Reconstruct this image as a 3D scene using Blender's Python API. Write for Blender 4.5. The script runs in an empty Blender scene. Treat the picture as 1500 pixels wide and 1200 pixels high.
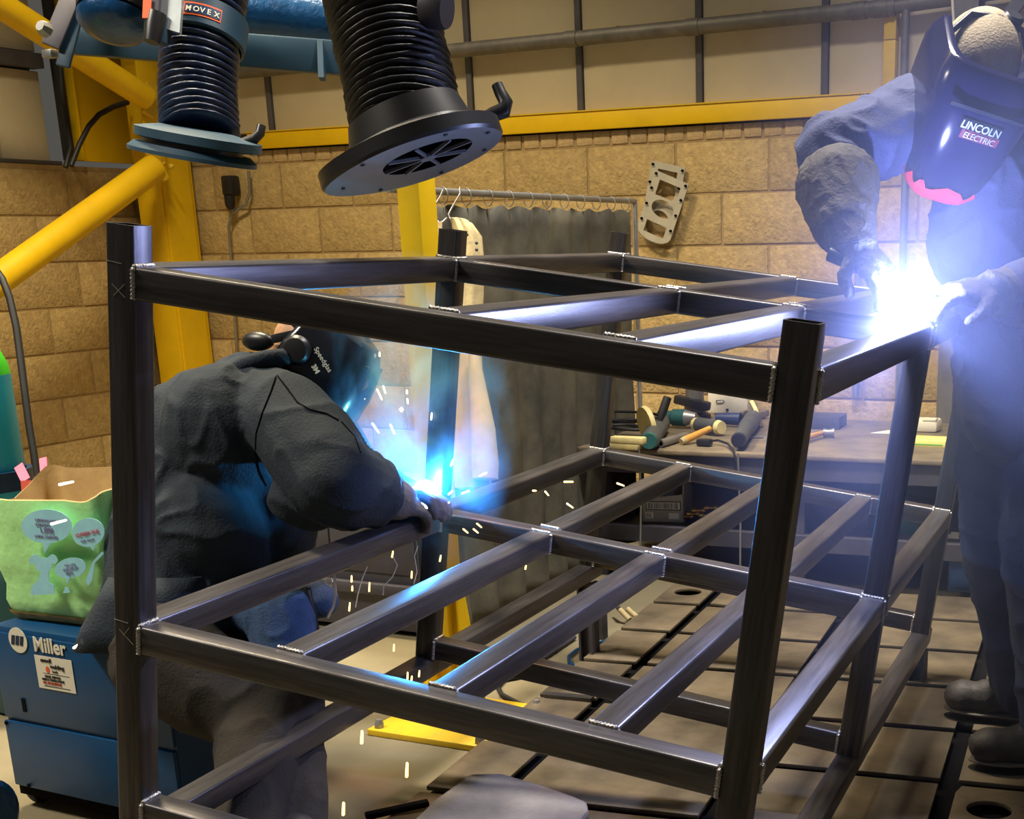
import bpy, bmesh, math, random
from mathutils import Vector, Matrix, noise as mnoise
import numpy as np
random.seed(7)
SC = bpy.context.scene
COL = SC.collection
R_ = math.radians

# ------------------------------------------------------------------ camera
F_PX, PPX, PPY = 1987.5151, 971.5742, 957.8829          # focal length / principal point in the 1500x1200 frame
CAM_POS = Vector((1.80927927, -1.59288409, 1.3114635))
CAM_R = ((0.9089018, 0.41654681, -0.01965399),            # right
         (-0.10455317, 0.27325274, 0.95624347),           # up
         (-0.40369067, 0.86707652, -0.2919112))           # forward
cd = bpy.data.cameras.new('camera'); cam = bpy.data.objects.new('camera', cd); COL.objects.link(cam)
cd.sensor_fit = 'HORIZONTAL'; cd.sensor_width = 36.0; cd.lens = F_PX * 36.0 / 1500.0
cd.shift_x = -(PPX - 750.0) / 1500.0; cd.shift_y = (PPY - 600.0) / 1500.0
cd.clip_start = 0.05; cd.clip_end = 100
_r, _u, _f = (Vector(v) for v in CAM_R)
cam.matrix_world = Matrix(((_r.x, _u.x, -_f.x, CAM_POS.x), (_r.y, _u.y, -_f.y, CAM_POS.y), (_r.z, _u.z, -_f.z, CAM_POS.z), (0, 0, 0, 1)))
SC.camera = cam

# ------------------------------------------------------------------ world, lamps, exposure
def lin(c):
    return tuple((x / 12.92 if x <= 0.04045 else ((x + 0.055) / 1.055) ** 2.4) for x in c)
def C(r, g, b): return lin((r / 255.0, g / 255.0, b / 255.0))
w = bpy.data.worlds.new('world'); SC.world = w; w.use_nodes = True
w.node_tree.nodes['Background'].inputs[0].default_value = (0.55, 0.52, 0.46, 1)
w.node_tree.nodes['Background'].inputs[1].default_value = 0.15
SC.view_settings.view_transform = 'Standard'; SC.view_settings.look = 'None'
SC.view_settings.exposure = 0.0; SC.view_settings.gamma = 1.0
SC.view_settings.use_curve_mapping = False
def area_lamp(name, loc, size, power, col, target=None, spread=180):
    l = bpy.data.lights.new(name, 'AREA'); l.shape = 'RECTANGLE'; l.size, l.size_y = size; l.energy = power; l.color = col; l.spread = math.radians(spread)
    o = bpy.data.objects.new(name, l); COL.objects.link(o); o.location = loc
    d = (Vector(target) - Vector(loc)) if target else Vector((0, 0, -1))
    o.rotation_euler = d.to_track_quat('-Z', 'Y').to_euler()
    return o
WARM = (1.0, 0.84, 0.56)
area_lamp('bay_and_fill_lamp', (-1.9, 2.0, 4.4), (1.0, 0.4), 138, WARM, spread=104)
area_lamp('bay_and_fill_lamp', (0.7, 2.0, 4.4), (1.0, 0.4), 116, (1.0, 0.93, 0.85), spread=104)
area_lamp('bay_and_fill_lamp', (-2.3, -0.7, 4.0), (1.0, 0.4), 42, (1.0, 0.90, 0.74), target=(-1.3, 1.0, .6), spread=80)  # added front fill aimed past the rack at the bag and machine
def arc_light(name, loc, power, col, rad):
    l = bpy.data.lights.new(name, 'POINT'); l.energy = power; l.color = col; l.shadow_soft_size = rad
    o = bpy.data.objects.new(name, l); COL.objects.link(o); o.location = loc
    return o
# the two welding arcs
ARC_R = Vector((1.085, 1.175, 1.165)); ARC_L = Vector((-0.005, 1.015, 0.745))
arc_light('arc_lamp', ARC_R + Vector((-.01, -.02, .02)), 58, (0.42, 0.50, 1.0), 0.02)
arc_light('arc_lamp', ARC_L + Vector((-.01, .0, .02)), 88, (0.03, 0.34, 1.0), 0.016)

# ------------------------------------------------------------------ placing helpers (photo measurement -> world point at a known plane / distance)
def ray(u, v):
    a, b = (u - PPX) / F_PX, -(v - PPY) / F_PX
    return _r * a + _u * b + _f
def PD(u, v, d): return CAM_POS + ray(u, v) * d
def PZ(u, v, z): q = ray(u, v); return CAM_POS + q * ((z - CAM_POS.z) / q.z)
def PY(u, v, y): q = ray(u, v); return CAM_POS + q * ((y - CAM_POS.y) / q.y)
def PX(u, v, x): q = ray(u, v); return CAM_POS + q * ((x - CAM_POS.x) / q.x)

# ------------------------------------------------------------------ materials
MATS = {}
def mat(name, col, rough=0.6, metal=0.0, var=0.18, scale=9.0, bump=0.0, bscale=60.0, obvar=0.0, col2=None, stretch=None, emit=None, estr=1.0, spec=None, thr=None, alpha=1.0):
    m = bpy.data.materials.new(name); m.use_nodes = True
    nt = m.node_tree; N = nt.nodes; L = nt.links
    b = N['Principled BSDF']
    b.inputs['Roughness'].default_value = rough; b.inputs['Metallic'].default_value = metal
    if spec is not None: b.inputs['Specular IOR Level'].default_value = spec
    tc = N.new('ShaderNodeTexCoord'); src = tc.outputs['Object']
    if stretch:
        mp = N.new('ShaderNodeMapping'); mp.inputs['Scale'].default_value = stretch; L.new(src, mp.inputs[0]); src = mp.outputs[0]
    nz = N.new('ShaderNodeTexNoise'); nz.inputs['Scale'].default_value = scale; nz.inputs['Detail'].default_value = 6; nz.inputs['Roughness'].default_value = 0.65
    L.new(src, nz.inputs['Vector'])
    rp = N.new('ShaderNodeMapRange'); a0, a1 = thr if thr else (0.3, 0.7)
    rp.inputs[1].default_value = a0; rp.inputs[2].default_value = a1
    L.new(nz.outputs[0], rp.inputs[0])
    mx = N.new('ShaderNodeMix'); mx.data_type = 'RGBA'
    lo = tuple(max(0, c * (1 - var)) for c in col); hi = col2 if col2 else tuple(min(1, c * (1 + var)) for c in col)
    mx.inputs[6].default_value = (*lo, 1); mx.inputs[7].default_value = (*hi, 1)
    L.new(rp.outputs[0], mx.inputs[0]); out = mx.outputs[2]
    if obvar:
        oi = N.new('ShaderNodeObjectInfo'); hs = N.new('ShaderNodeHueSaturation')
        r2 = N.new('ShaderNodeMapRange'); r2.inputs[3].default_value = 1 - obvar; r2.inputs[4].default_value = 1 + obvar
        L.new(oi.outputs['Random'], r2.inputs[0]); L.new(r2.outputs[0], hs.inputs['Value']); L.new(out, hs.inputs['Color']); out = hs.outputs[0]
    L.new(out, b.inputs['Base Color'])
    if bump:
        n2 = N.new('ShaderNodeTexNoise'); n2.inputs['Scale'].default_value = bscale; n2.inputs['Detail'].default_value = 4
        L.new(src, n2.inputs['Vector'])
        bp = N.new('ShaderNodeBump'); bp.inputs['Strength'].default_value = bump; bp.inputs['Distance'].default_value = 0.01
        L.new(n2.outputs[0], bp.inputs['Height']); L.new(bp.outputs[0], b.inputs['Normal'])
    if emit:
        b.inputs['Emission Color'].default_value = (*emit, 1); b.inputs['Emission Strength'].default_value = estr
    MATS[name] = m
    return m

mat('mill_steel', C(78, 75, 76), .36, .6, .55, 3.0, .05, 40, stretch=(1.2, 22, 22))
mat('steel_shelf', C(92, 89, 90), .34, .6, .55, 3.0, .05, 40, stretch=(1.2, 22, 22))
mat('weld', C(176, 172, 168), .35, .7, .25, 120, .5, 200)
mat('chalk', C(190, 184, 170), .95)
mat('block', C(184, 157, 104), .95, 0, .22, 26, .7, 70, obvar=.09)
mat('mortar', C(160, 134, 90), .98, 0, .2, 20, .3, 120)
mat('brick', C(188, 160, 114), .95, 0, .2, 30, .35, 120, obvar=.12)
mat('panel', C(204, 190, 158), .85, 0, .10, 2.0, .02, 20, obvar=.04)
mat('mullion', C(96, 94, 100), .6, .2)
mat('pipe', C(120, 116, 110), .55, .5, .25, 12)
mat('yellow', C(232, 188, 14), .45, 0, .10, 4, .04, 30)
mat('yellow_worn', C(232, 192, 34), .5, 0, .12, 30, .05, 60, col2=C(206, 168, 60), thr=(.5, .75))
mat('concrete', C(136, 126, 98), .8, 0, .12, 3.0, .06, 30, col2=C(116, 106, 80))
mat('cast_iron', C(100, 90, 76), .5, .35, .35, 4.5, .12, 40, obvar=.12, col2=C(132, 118, 96))
mat('bed_dark', C(16, 15, 16), .95, spec=.1)
mat('curtain', C(74, 74, 68), .75, 0, .5, 3.5, .1, 30, col2=C(112, 106, 86))
mat('leather', C(184, 166, 120), .8, 0, .2, 10, .2, 50)
mat('wire', C(210, 205, 195), .3, .8)
mat('galv', C(150, 150, 148), .45, .7)
mat('black_rubber', C(22, 22, 24), .55, 0, .3, 20)
mat('black_plastic', C(30, 31, 35), .38, 0, .2, 20)
mat('hose_lit_blue', C(18, 34, 62), .35, 0, .35, 30, .15, 60)  # black hose; the blue light on it is put into the colour
mat('hose_black', C(20, 21, 25), .45, 0, .35, 30, .15, 60)
mat('hood_grey', C(104, 108, 118), .45, .1, .12, 6)
mat('teal', C(28, 60, 80), .5, .1, .2, 4)
mat('duct_blue', C(16, 66, 112), .28, .2, .3, 14, .3, 40)
mat('alu', C(190, 200, 204), .35, .7)
mat('orange', C(228, 96, 40), .5)
mat('white_print', C(228, 224, 206), .6, 0, .04)
mat('white_plastic', C(226, 220, 200), .55, 0, .05)
mat('miller_blue', C(0, 66, 112), .4, 0, .12, 5, .02, 30)
mat('navy', C(10, 46, 84), .4)
mat('dark_green', C(28, 66, 64), .5)
mat('cyl_blue', C(24, 176, 214), .4, 0, .08, 6)
mat('cyl_green', C(56, 190, 40), .4, 0, .08, 6)
mat('bag_green', C(178, 240, 160), .55, 0, .12, 14, .35, 24)
mat('bag_in', C(186, 158, 106), .8, 0, .12, 14, .3, 24)
mat('bag_base', C(176, 142, 74), .6, 0, .3, 20, .4, 30)
mat('bag_blue', C(164, 230, 252), .6, 0, .10, 24)
mat('bag_print', C(136, 108, 164), .7)
mat('bag_red', C(214, 70, 96), .7)
mat('strap_pink', C(226, 116, 146), .7)
mat('strap_red', C(196, 72, 54), .7)
mat('jacket_l', C(28, 41, 54), .85, 0, .28, 7, .25, 160)
mat('jeans', C(58, 84, 122), .9, 0, .25, 16, .3, 220)
mat('trouser_d', C(48, 43, 38), .9, 0, .3, 9, .25, 160)
mat('jacket_r', C(56, 62, 98), .85, 0, .2, 7, .25, 160)  # blue glare of the arc put into the cloth colour
mat('trouser_r', C(50, 58, 96), .9, 0, .25, 9, .25, 160)  # dark cloth, tinted with the same blue arc glare
mat('skin', C(196, 150, 112), .55, 0, .10, 20, .1, 90)
mat('hair', C(160, 146, 120), .8, 0, .12, 60, .3, 200)
mat('glove_grey', C(96, 92, 92), .9, 0, .25, 14, .35, 120)
mat('glove_brown', C(74, 70, 64), .9, 0, .25, 14, .35, 120)
mat('welt', C(104, 98, 90), .8)
mat('boot', C(62, 58, 56), .6, 0, .4, 14, .25, 60)
mat('sole', C(24, 24, 25), .8)
mat('helm_black', C(28, 31, 40), .22, 0, .15, 5)
mat('helm_blue', C(28, 27, 58), .16, .1, .25, 4)
mat('helm_red', C(206, 58, 62), .35)
mat('badge_red', C(96, 36, 56), .4)
mat('bench_top', C(112, 103, 90), .55, .1, .28, 8, .1, 40, col2=C(140, 125, 98))
mat('bench_steel', C(70, 68, 76), .6, .3, .3, 5)
mat('cardboard', C(166, 158, 140), .9, 0, .06)
mat('brass', C(206, 160, 60), .3, .9)
mat('wood', C(206, 150, 62), .6, 0, .2, 4, stretch=(1, 14, 14))
mat('tool_green', C(44, 96, 92), .5, 0, .3, 12)
mat('tool_grey', C(74, 78, 80), .5, .1, .3, 14)
mat('tool_blue', C(36, 52, 96), .5)
mat('cream', C(222, 204, 140), .6, 0, .15, 14)
mat('paper_yellow', C(240, 228, 130), .8, 0, .05)
mat('green_print', C(92, 190, 84), .8)
mat('grey_mat', C(128, 122, 116), .9, 0, .25, 7, .5, 45)
mat('gasket', C(176, 168, 146), .75, 0, .10, 12)
mat('spark', C(255, 220, 150), .5, emit=(1.0, .66, .22), estr=3.2)
mat('spark_white', C(255, 240, 220), .5, emit=(1.0, .88, .70), estr=3.0)
def plasma(name, col, st):
    m = bpy.data.materials.new(name); m.use_nodes = True; N, L = m.node_tree.nodes, m.node_tree.links; N.clear()
    e = N.new('ShaderNodeEmission'); e.inputs[0].default_value = (*col, 1); e.inputs[1].default_value = st; t = N.new('ShaderNodeBsdfTransparent'); a = N.new('ShaderNodeAddShader'); o = N.new('ShaderNodeOutputMaterial')
    L.new(e.outputs[0], a.inputs[0]); L.new(t.outputs[0], a.inputs[1]); L.new(a.outputs[0], o.inputs[0]); MATS[name] = m
plasma('arc_core_r', (.86, .90, 1.0), 9); plasma('arc_core_l', (.70, .92, 1.0), 8)

# ------------------------------------------------------------------ geometry helpers
def basis(d, up=Vector((0, 0, 1))):
    d = d.normalized()
    if abs(d.dot(up)) > .98: up = Vector((0, 1, 0))
    x = up.cross(d).normalized(); y = d.cross(x)
    return x, y, d
class G:
    """collects polygons for ONE mesh"""
    def __init__(s): s.v, s.f = [], []
    def add(s, vs, fs):
        o = len(s.v); s.v += [Vector(p) for p in vs]; s.f += [tuple(i + o for i in q) for q in fs]; return s
    def box(s, c, d, m=None):
        hx, hy, hz = d[0] / 2, d[1] / 2, d[2] / 2
        vs = [Vector((x, y, z)) for z in (-hz, hz) for y in (-hy, hy) for x in (-hx, hx)]
        if m: vs = [m @ p for p in vs]
        return s.add([p + Vector(c) for p in vs], [(0, 2, 3, 1), (4, 5, 7, 6), (0, 1, 5, 4), (2, 6, 7, 3), (0, 4, 6, 2), (1, 3, 7, 5)])
    def bar(s, p0, p1, wd, ht, up=Vector((0, 0, 1))):
        p0, p1 = Vector(p0), Vector(p1); x, y, d = basis(p1 - p0, Vector(up))
        vs = []
        for p in (p0, p1):
            for a, b in ((-1, -1), (1, -1), (1, 1), (-1, 1)): vs.append(p + x * a * wd / 2 + y * b * ht / 2)
        return s.add(vs, [(3, 2, 1, 0), (4, 5, 6, 7), (0, 1, 5, 4), (1, 2, 6, 5), (2, 3, 7, 6), (3, 0, 4, 7)])
    def tube(s, pts, rad, n=12, caps=True, sx=1.0, up=Vector((0, 0, 1))):
        pts = [Vector(p) for p in pts]; k = len(pts); rad = rad if isinstance(rad, (list, tuple)) else [rad] * k
        vs = []; px = None
        for i, p in enumerate(pts):
            d = (pts[min(i + 1, k - 1)] - pts[max(i - 1, 0)])
            if px is None: x, y, d = basis(d, Vector(up))
            else:
                d = d.normalized(); x = (px - d * px.dot(d)); x = x.normalized() if x.length > 1e-6 else basis(d)[0]; y = d.cross(x)
            px = x
            for j in range(n):
                a = 2 * math.pi * j / n; vs.append(p + (x * math.cos(a) * sx + y * math.sin(a)) * rad[i])
        fs = [(i * n + j, i * n + (j + 1) % n, (i + 1) * n + (j + 1) % n, (i + 1) * n + j) for i in range(k - 1) for j in range(n)]
        if caps: fs += [tuple(range(n - 1, -1, -1)), tuple(range((k - 1) * n, k * n))]
        return s.add(vs, fs)
    def lathe(s, prof, org, axis, n=24, up=Vector((0, 0, 1)), caps=False):
        """prof: list of (radius, height along axis)"""
        x, y, d = basis(Vector(axis), Vector(up)); org = Vector(org); vs = []
        for r, h in prof:
            for j in range(n):
                a = 2 * math.pi * j / n; vs.append(org + d * h + (x * math.cos(a) + y * math.sin(a)) * max(r, 1e-5))
        k = len(prof)
        fs = [(i * n + j, i * n + (j + 1) % n, (i + 1) * n + (j + 1) % n, (i + 1) * n + j) for i in range(k - 1) for j in range(n)]
        if caps: fs += [tuple(range(n - 1, -1, -1)), tuple(range((k - 1) * n, k * n))]
        return s.add(vs, fs)
    def capsule(s, p0, p1, r0, r1, n=16, m=6):
        p0, p1 = Vector(p0), Vector(p1); L = (p1 - p0).length; d = (p1 - p0) if L > 1e-6 else Vector((0, 0, 1))
        prof = [(r0 * math.cos(t), -r0 * math.sin(t)) for t in [math.pi / 2 * (1 - i / m) for i in range(m + 1)]]
        prof += [(r1 * math.cos(t), L + r1 * math.sin(t)) for t in [math.pi / 2 * i / m for i in range(m + 1)]]
        return s.lathe(prof, p0, d, n)
    def ell(s, c, r, m=None, n=20, k=12):
        c = Vector(c); vs = []
        for i in range(k + 1):
            t = math.pi * i / k
            for j in range(n):
                a = 2 * math.pi * j / n
                p = Vector((r[0] * math.sin(t) * math.cos(a), r[1] * math.sin(t) * math.sin(a), r[2] * math.cos(t)))
                vs.append(c + (m @ p if m else p))
        fs = [(i * n + j, (i + 1) * n + j, (i + 1) * n + (j + 1) % n, i * n + (j + 1) % n) for i in range(k) for j in range(n)]
        return s.add(vs, fs)
    def prism(s, poly, thick, o, ex, ey):
        """flat outline (2-D list) in plane o,ex,ey given a thickness along ex x ey"""
        o, ex, ey = Vector(o), Vector(ex), Vector(ey); nz = ex.cross(ey).normalized(); k = len(poly)
        vs = [o + ex * a + ey * b for a, b in poly] + [o + ex * a + ey * b + nz * thick for a, b in poly]
        fs = [tuple(range(k - 1, -1, -1)), tuple(range(k, 2 * k))] + [(i, (i + 1) % k, (i + 1) % k + k, i + k) for i in range(k)]
        return s.add(vs, fs)
    def mesh(s, name, smooth=None):
        me = bpy.data.meshes.new(name); me.from_pydata([tuple(p) for p in s.v], [], s.f); me.update()
        bm = bmesh.new(); bm.from_mesh(me); bmesh.ops.remove_doubles(bm, verts=bm.verts, dist=1e-6); bmesh.ops.recalc_face_normals(bm, faces=bm.faces); bm.to_mesh(me); bm.free()
        if smooth:
            me.polygons.foreach_set('use_smooth', [True] * len(me.polygons)); me.set_sharp_from_angle(angle=R_(smooth))
        return me
def bevel_mesh(me, w_, seg=2, ang=30):
    bm = bmesh.new(); bm.from_mesh(me)
    es = [e for e in bm.edges if len(e.link_faces) == 2 and e.calc_face_angle(0) > R_(ang)]
    bmesh.ops.bevel(bm, geom=es, offset=w_, segments=seg, affect='EDGES', profile=.5, clamp_overlap=True)
    bm.to_mesh(me); bm.free()
    me.polygons.foreach_set('use_smooth', [True] * len(me.polygons)); me.set_sharp_from_angle(angle=R_(40))
    return me
def obj(name, g, m, parent=None, smooth=None, bevel=None, label=None):
    me = g.mesh(name, smooth) if isinstance(g, G) else g
    if bevel: bevel_mesh(me, bevel)
    o = bpy.data.objects.new(name, me); COL.objects.link(o)
    mm = MATS[m] if isinstance(m, str) else m
    if mm and not me.materials: me.materials.append(mm)
    if parent: o.parent = parent
    if label: o['label'] = label
    return o
def thing(name, label, cat, loc=(0, 0, 0), group=None, mw=None):
    o = bpy.data.objects.new(name, None); COL.objects.link(o); o.empty_display_size = .05
    if mw is not None: o.matrix_world = mw
    else: o.location = loc
    return tag(o, label, cat, group)
def tag(o, label=None, cat=None, group=None, kind=None):
    if label: o['label'] = label
    if cat: o['category'] = cat
    if group: o['group'] = group
    if kind: o['kind'] = kind
    return o
def struct(o): o['kind'] = 'structure'; return o
def wpart(name, g, m, parent, smooth=None, bevel=None, label=None):
    """a part whose geometry is given in world space, under a parent that only has a location / matrix"""
    o = obj(name, g, m, None, smooth, bevel, label); o.parent = parent
    o.matrix_parent_inverse = world_of(parent).inverted(); return o
def world_of(o):
    m = o.matrix_basis.copy()
    while o.parent: m = o.parent.matrix_basis @ o.matrix_parent_inverse @ m; o = o.parent
    return m
def to_origin(me, c):
    me.transform(Matrix.Translation(-Vector(c)))
def text(body, size, m, parent, org, ex, ey, lift=.001, name='lettering', align='LEFT', thick=.0006, squeeze=1.0, bold=0.0):
    cu = bpy.data.curves.new('t', 'FONT'); cu.body = body; cu.size = size; cu.extrude = thick; cu.align_x = align; cu.offset = bold
    to = bpy.data.objects.new('t', cu); COL.objects.link(to)
    dg = bpy.context.evaluated_depsgraph_get(); dg.update()
    me = bpy.data.meshes.new_from_object(to.evaluated_get(dg)); me.name = name
    bpy.data.objects.remove(to); bpy.data.curves.remove(cu)
    ex = Vector(ex).normalized(); ey = Vector(ey); ey = (ey - ex * ey.dot(ex)).normalized(); ez = ex.cross(ey)
    o = Vector(org) + ez * lift
    me.transform(Matrix(((ex.x * squeeze, ey.x, ez.x, o.x), (ex.y * squeeze, ey.y, ez.y, o.y), (ex.z * squeeze, ey.z, ez.z, o.z), (0, 0, 0, 1))))
    me.materials.clear()
    return wpart(name, me, m, parent)
def blob(name, g, voxel, smooth=4, fold=0.0, ffreq=9.0, stretch=None, seed=0.0, crease=0.0):
    """union of overlapping closed shapes -> one continuous skin, with cloth folds"""
    me = g.mesh(name)
    o = bpy.data.objects.new(name, me); COL.objects.link(o)
    md = o.modifiers.new('r', 'REMESH'); md.mode = 'VOXEL'; md.voxel_size = voxel; md.adaptivity = 0
    ms = o.modifiers.new('s', 'SMOOTH'); ms.iterations = smooth; ms.factor = .5
    dg = bpy.context.evaluated_depsgraph_get(); dg.update()
    out = bpy.data.meshes.new_from_object(o.evaluated_get(dg)); out.name = name
    bpy.data.objects.remove(o); bpy.data.meshes.remove(me)
    if fold:
        st = Vector(stretch) if stretch else Vector((1, 1, 1)); n = len(out.vertices)
        no = [v.normal.copy() for v in out.vertices]; off = Vector((seed, seed * 1.7, -seed))
        for v, nn in zip(out.vertices, no):
            p = Vector((v.co.x * st.x, v.co.y * st.y, v.co.z * st.z)) * ffreq + off
            warp = mnoise.noise_vector(p * .45) * 1.1
            a = mnoise.noise(p + warp); r1 = 1 - abs(mnoise.noise(p * 1.3 + warp * 1.5 + Vector((5, 3, 1)))) * 2
            v.co += nn * (fold * a + crease * (max(0, r1) ** 3 - .25))
    out.polygons.foreach_set('use_smooth', [True] * len(out.polygons)); out.update()
    out.materials.clear()
    return out
# ================================================================== the setting
YB, XL = 4.37, -4.0                       # faces of the back wall and the left wall
Z_TOP, MOD = 1.731, .225                  # top of the blockwork, course height
fl = obj('floor', G().box((0.5, 1.0, -.05), (12, 10, .1)), 'concrete'); struct(fl)

# --- block walls: a mortar backing with every block a piece of its own
wb = obj('wall_back', G().box((1.0, YB + .106, Z_TOP / 2), (10.2, .2, Z_TOP)), 'mortar'); struct(wb)
wl = obj('wall_left', G().box((XL - .106, 0.9, Z_TOP / 2), (.2, 7.0, Z_TOP)), 'mortar'); struct(wl)
BL, BH, BT, J = .440, .215, .10, .010
bmesh_block = bevel_mesh(G().box((0, 0, 0), (BL, BT, BH)).mesh('block'), .006, 2)
half_block = bevel_mesh(G().box((0, 0, 0), (BL / 2 - J / 2, BT, BH)).mesh('block'), .006, 2)
def lay(parent, org, ex, length, nrm, z_list):
    for ci, zt_ in enumerate(z_list):
        t = 0.0; first = (ci % 2 == 1)
        while t < length - .1:
            half = first and t == 0.0
            L_ = BL / 2 - J / 2 if half else BL
            o = obj('block', half_block if half else bmesh_block, 'block', parent)
            c = org + ex * (t + L_ / 2) - nrm * (BT / 2 - random.uniform(-.0015, .0015)); c.z = zt_ - J / 2 - BH / 2
            o.location = c; o.rotation_euler = (random.uniform(-.004, .004), 0, math.atan2(ex.y, ex.x))
            t += L_ + J
zs_back = [Z_TOP - MOD * i for i in range(8)]
lay(wb, Vector((XL + .0, YB, 0)), Vector((1, 0, 0)), 7.2, Vector((0, -1, 0)), zs_back)
lay(wl, Vector((XL, -.25, 0)), Vector((0, 1, 0)), 4.6, Vector((1, 0, 0)), [z - .02 for z in zs_back])
# header course of small bricks under the beam
bmesh_brick = bevel_mesh(G().box((0, 0, 0), (.084, .10, .062)).mesh('brick'), .007, 2)
for i in range(76):
    o = obj('brick', bmesh_brick, 'brick', wb)
    o.location = (XL + .06 + i * .0935 + random.uniform(-.003, .003), YB + .05 + random.uniform(-.002, .002), Z_TOP + .036)
    o.rotation_euler = (0, random.uniform(-.02, .02), 0)
obj('mortar_bed', G().box((-.4, YB + .056, Z_TOP + .034), (7.2, .10, .068)), 'mortar', wb)

# --- cladding above: boards between dark glazing bars
wu = obj('wall_upper', G().box((0.6, YB + .13, 2.7), (9.4, .1, 1.75)), 'mullion'); struct(wu)
mull_x = [-3.74, -3.145, -2.54, -1.935, -1.339, -.741, -.160, .435, 1.03, 1.625, 2.22, 2.815]
for a, b in zip(mull_x[:-1], mull_x[1:]):
    obj('panel', G().box(((a + b) / 2, YB + .05, 2.55), (b - a - .034, .05, 1.33)), 'panel', wu, bevel=.004)
for x in mull_x:
    g = G(); g.box((x, YB + .035, 2.55), (.030, .05, 1.33)); obj('mullion', g, 'mullion', wu, bevel=.003)
wul = obj('wall_upper_left', G().box((XL - .20, 1.3, 2.6), (.1, 5.0, 1.75)), 'mullion'); struct(wul)
for y0, y1 in ((.0, .55), (.58, 1.12), (1.15, 1.67), (1.70, 2.28), (2.31, 2.88), (2.91, 3.475), (3.51, 3.80)):
    obj('panel', G().box((XL - .12, (y0 + y1) / 2, 1.965), (.05, y1 - y0, .43)), 'panel', wul, bevel=.004)
    obj('panel', G().box((XL - .12, (y0 + y1) / 2, 2.66), (.05, y1 - y0, .78)), 'panel', wul, bevel=.004)
obj('rail', G().box((XL - .085, 1.9, 2.225), (.08, 3.8, .07)), 'mullion', wul, bevel=.004)
obj('rail', G().box((XL - .075, 1.9, 1.742), (.12, 3.8, .022)), 'mullion', wul, bevel=.003)

# --- long yellow steel beam on the blockwork
t = thing('steel_beam', 'long yellow painted steel beam running along the top of the block wall', 'beam', (-.9, YB - .03, 1.80))
g = G().box((.0, YB - .005, 1.8415), (6.55, .05, .079)); wpart('web', g, 'yellow', t, bevel=.004)
wpart('flange', G().box((.0, YB + .01, 1.884), (6.55, .09, .006)), 'yellow_worn', t)
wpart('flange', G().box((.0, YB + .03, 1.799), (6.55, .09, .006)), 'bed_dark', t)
# yellow upright above the beam, with the grey posts beside it
t = thing('steel_post', 'short yellow steel upright between the beam and the grey pipe', 'post', (.135, YB - .02, 1.89))
wpart('upright', G().box((.135, YB - .01, 1.985), (.052, .05, .19)), 'yellow_worn', t, bevel=.003)
wpart('upright', G().box((.135, YB - .01, 2.145), (.052, .05, .125)), 'yellow_worn', t, bevel=.003)
o = obj('vent_pipe', G().tube([(.205, YB - .05, 1.76), (.205, YB - .05, 3.0)], .017, 14), 'pipe', smooth=40)
tag(o, 'thin grey vertical pipe just right of the short yellow upright', 'pipe')
t = thing('steel_column', 'grey steel column behind the head of the standing welder', 'column', (.48, YB - .06, 0))
wpart('web', G().box((.46, YB - .05, 1.5), (.018, .10, 3.0)), 'pipe', t)
wpart('flange', G().box((.46, YB - .105, 1.5), (.105, .012, 3.0)), 'pipe', t)
wpart('flange', G().box((.46, YB + .0, 1.5), (.105, .012, 3.0)), 'pipe', t)
o = obj('diagonal_brace', G().bar((.50, YB - .13, 1.95), (.98, YB - .13, 2.55), .03, .05), 'mullion'); tag(o, 'dark diagonal steel brace behind the standing welder at the right edge', 'brace')
o = obj('white_cable', G().tube([(.395, YB - .10, 2.5), (.40, YB - .12, 2.3), (.425, YB - .12, 2.05), (.43, YB - .11, 1.7)], .006, 8), 'white_plastic', smooth=50)
tag(o, 'thin white cable hanging in front of the grey steel column', 'cable')

# --- pipe run across the cladding
t = thing('service_pipe', 'long grey pipe running across the pale cladding panels above the beam', 'pipe', (-1.0, 4.325, 2.18))
p0, p1 = PY(640, 77, 4.325), PY(1312, 10, 4.325); pm = (p0 + p1) / 2
zz = lambda x: p0.z + (p1.z - p0.z) * (x - p0.x) / (p1.x - p0.x)
wpart('pipe_run', G().tube([(-3.3, 4.325, zz(-3.3)), (p0.x, 4.325, p0.z), (p1.x, 4.325, p1.z)], .033, 20), 'pipe', t, smooth=40)
wpart('pipe_run', G().tube([(p1.x, 4.325, p1.z), (1.7, 4.325, p1.z + .07)], .027, 20), 'pipe', t, smooth=40)
for u in (838, 1016, 1258, 1290):
    x = PY(u, 45, 4.325).x; wpart('coupling', G().tube([(x - .03, 4.325, zz(x - .03)), (x + .03, 4.325, zz(x + .03))], .036, 20), 'pipe', t, smooth=40)
for u in (905, 1120):
    x = PY(u, 45, 4.325).x; wpart('bracket', G().box((x, 4.352, zz(x) + .01), (.014, .06, .05)), 'mullion', t)
# --- conduits on the block wall behind the standing welder
for u, v0, v1, lab in ((1260, 262, 405, 'thin grey conduit on the block wall, nearest the bent elbow of the standing welder'), (1326, 262, 450, 'grey conduit on the block wall, directly above the bright right-hand arc')):
    a = PY(u, v0, YB - .03)
    o = obj('conduit', G().tube([(a.x, YB - .03, .62), (a.x, YB - .03, 1.79)], .016, 12), 'galv', smooth=40); tag(o, lab, 'conduit')

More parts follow.
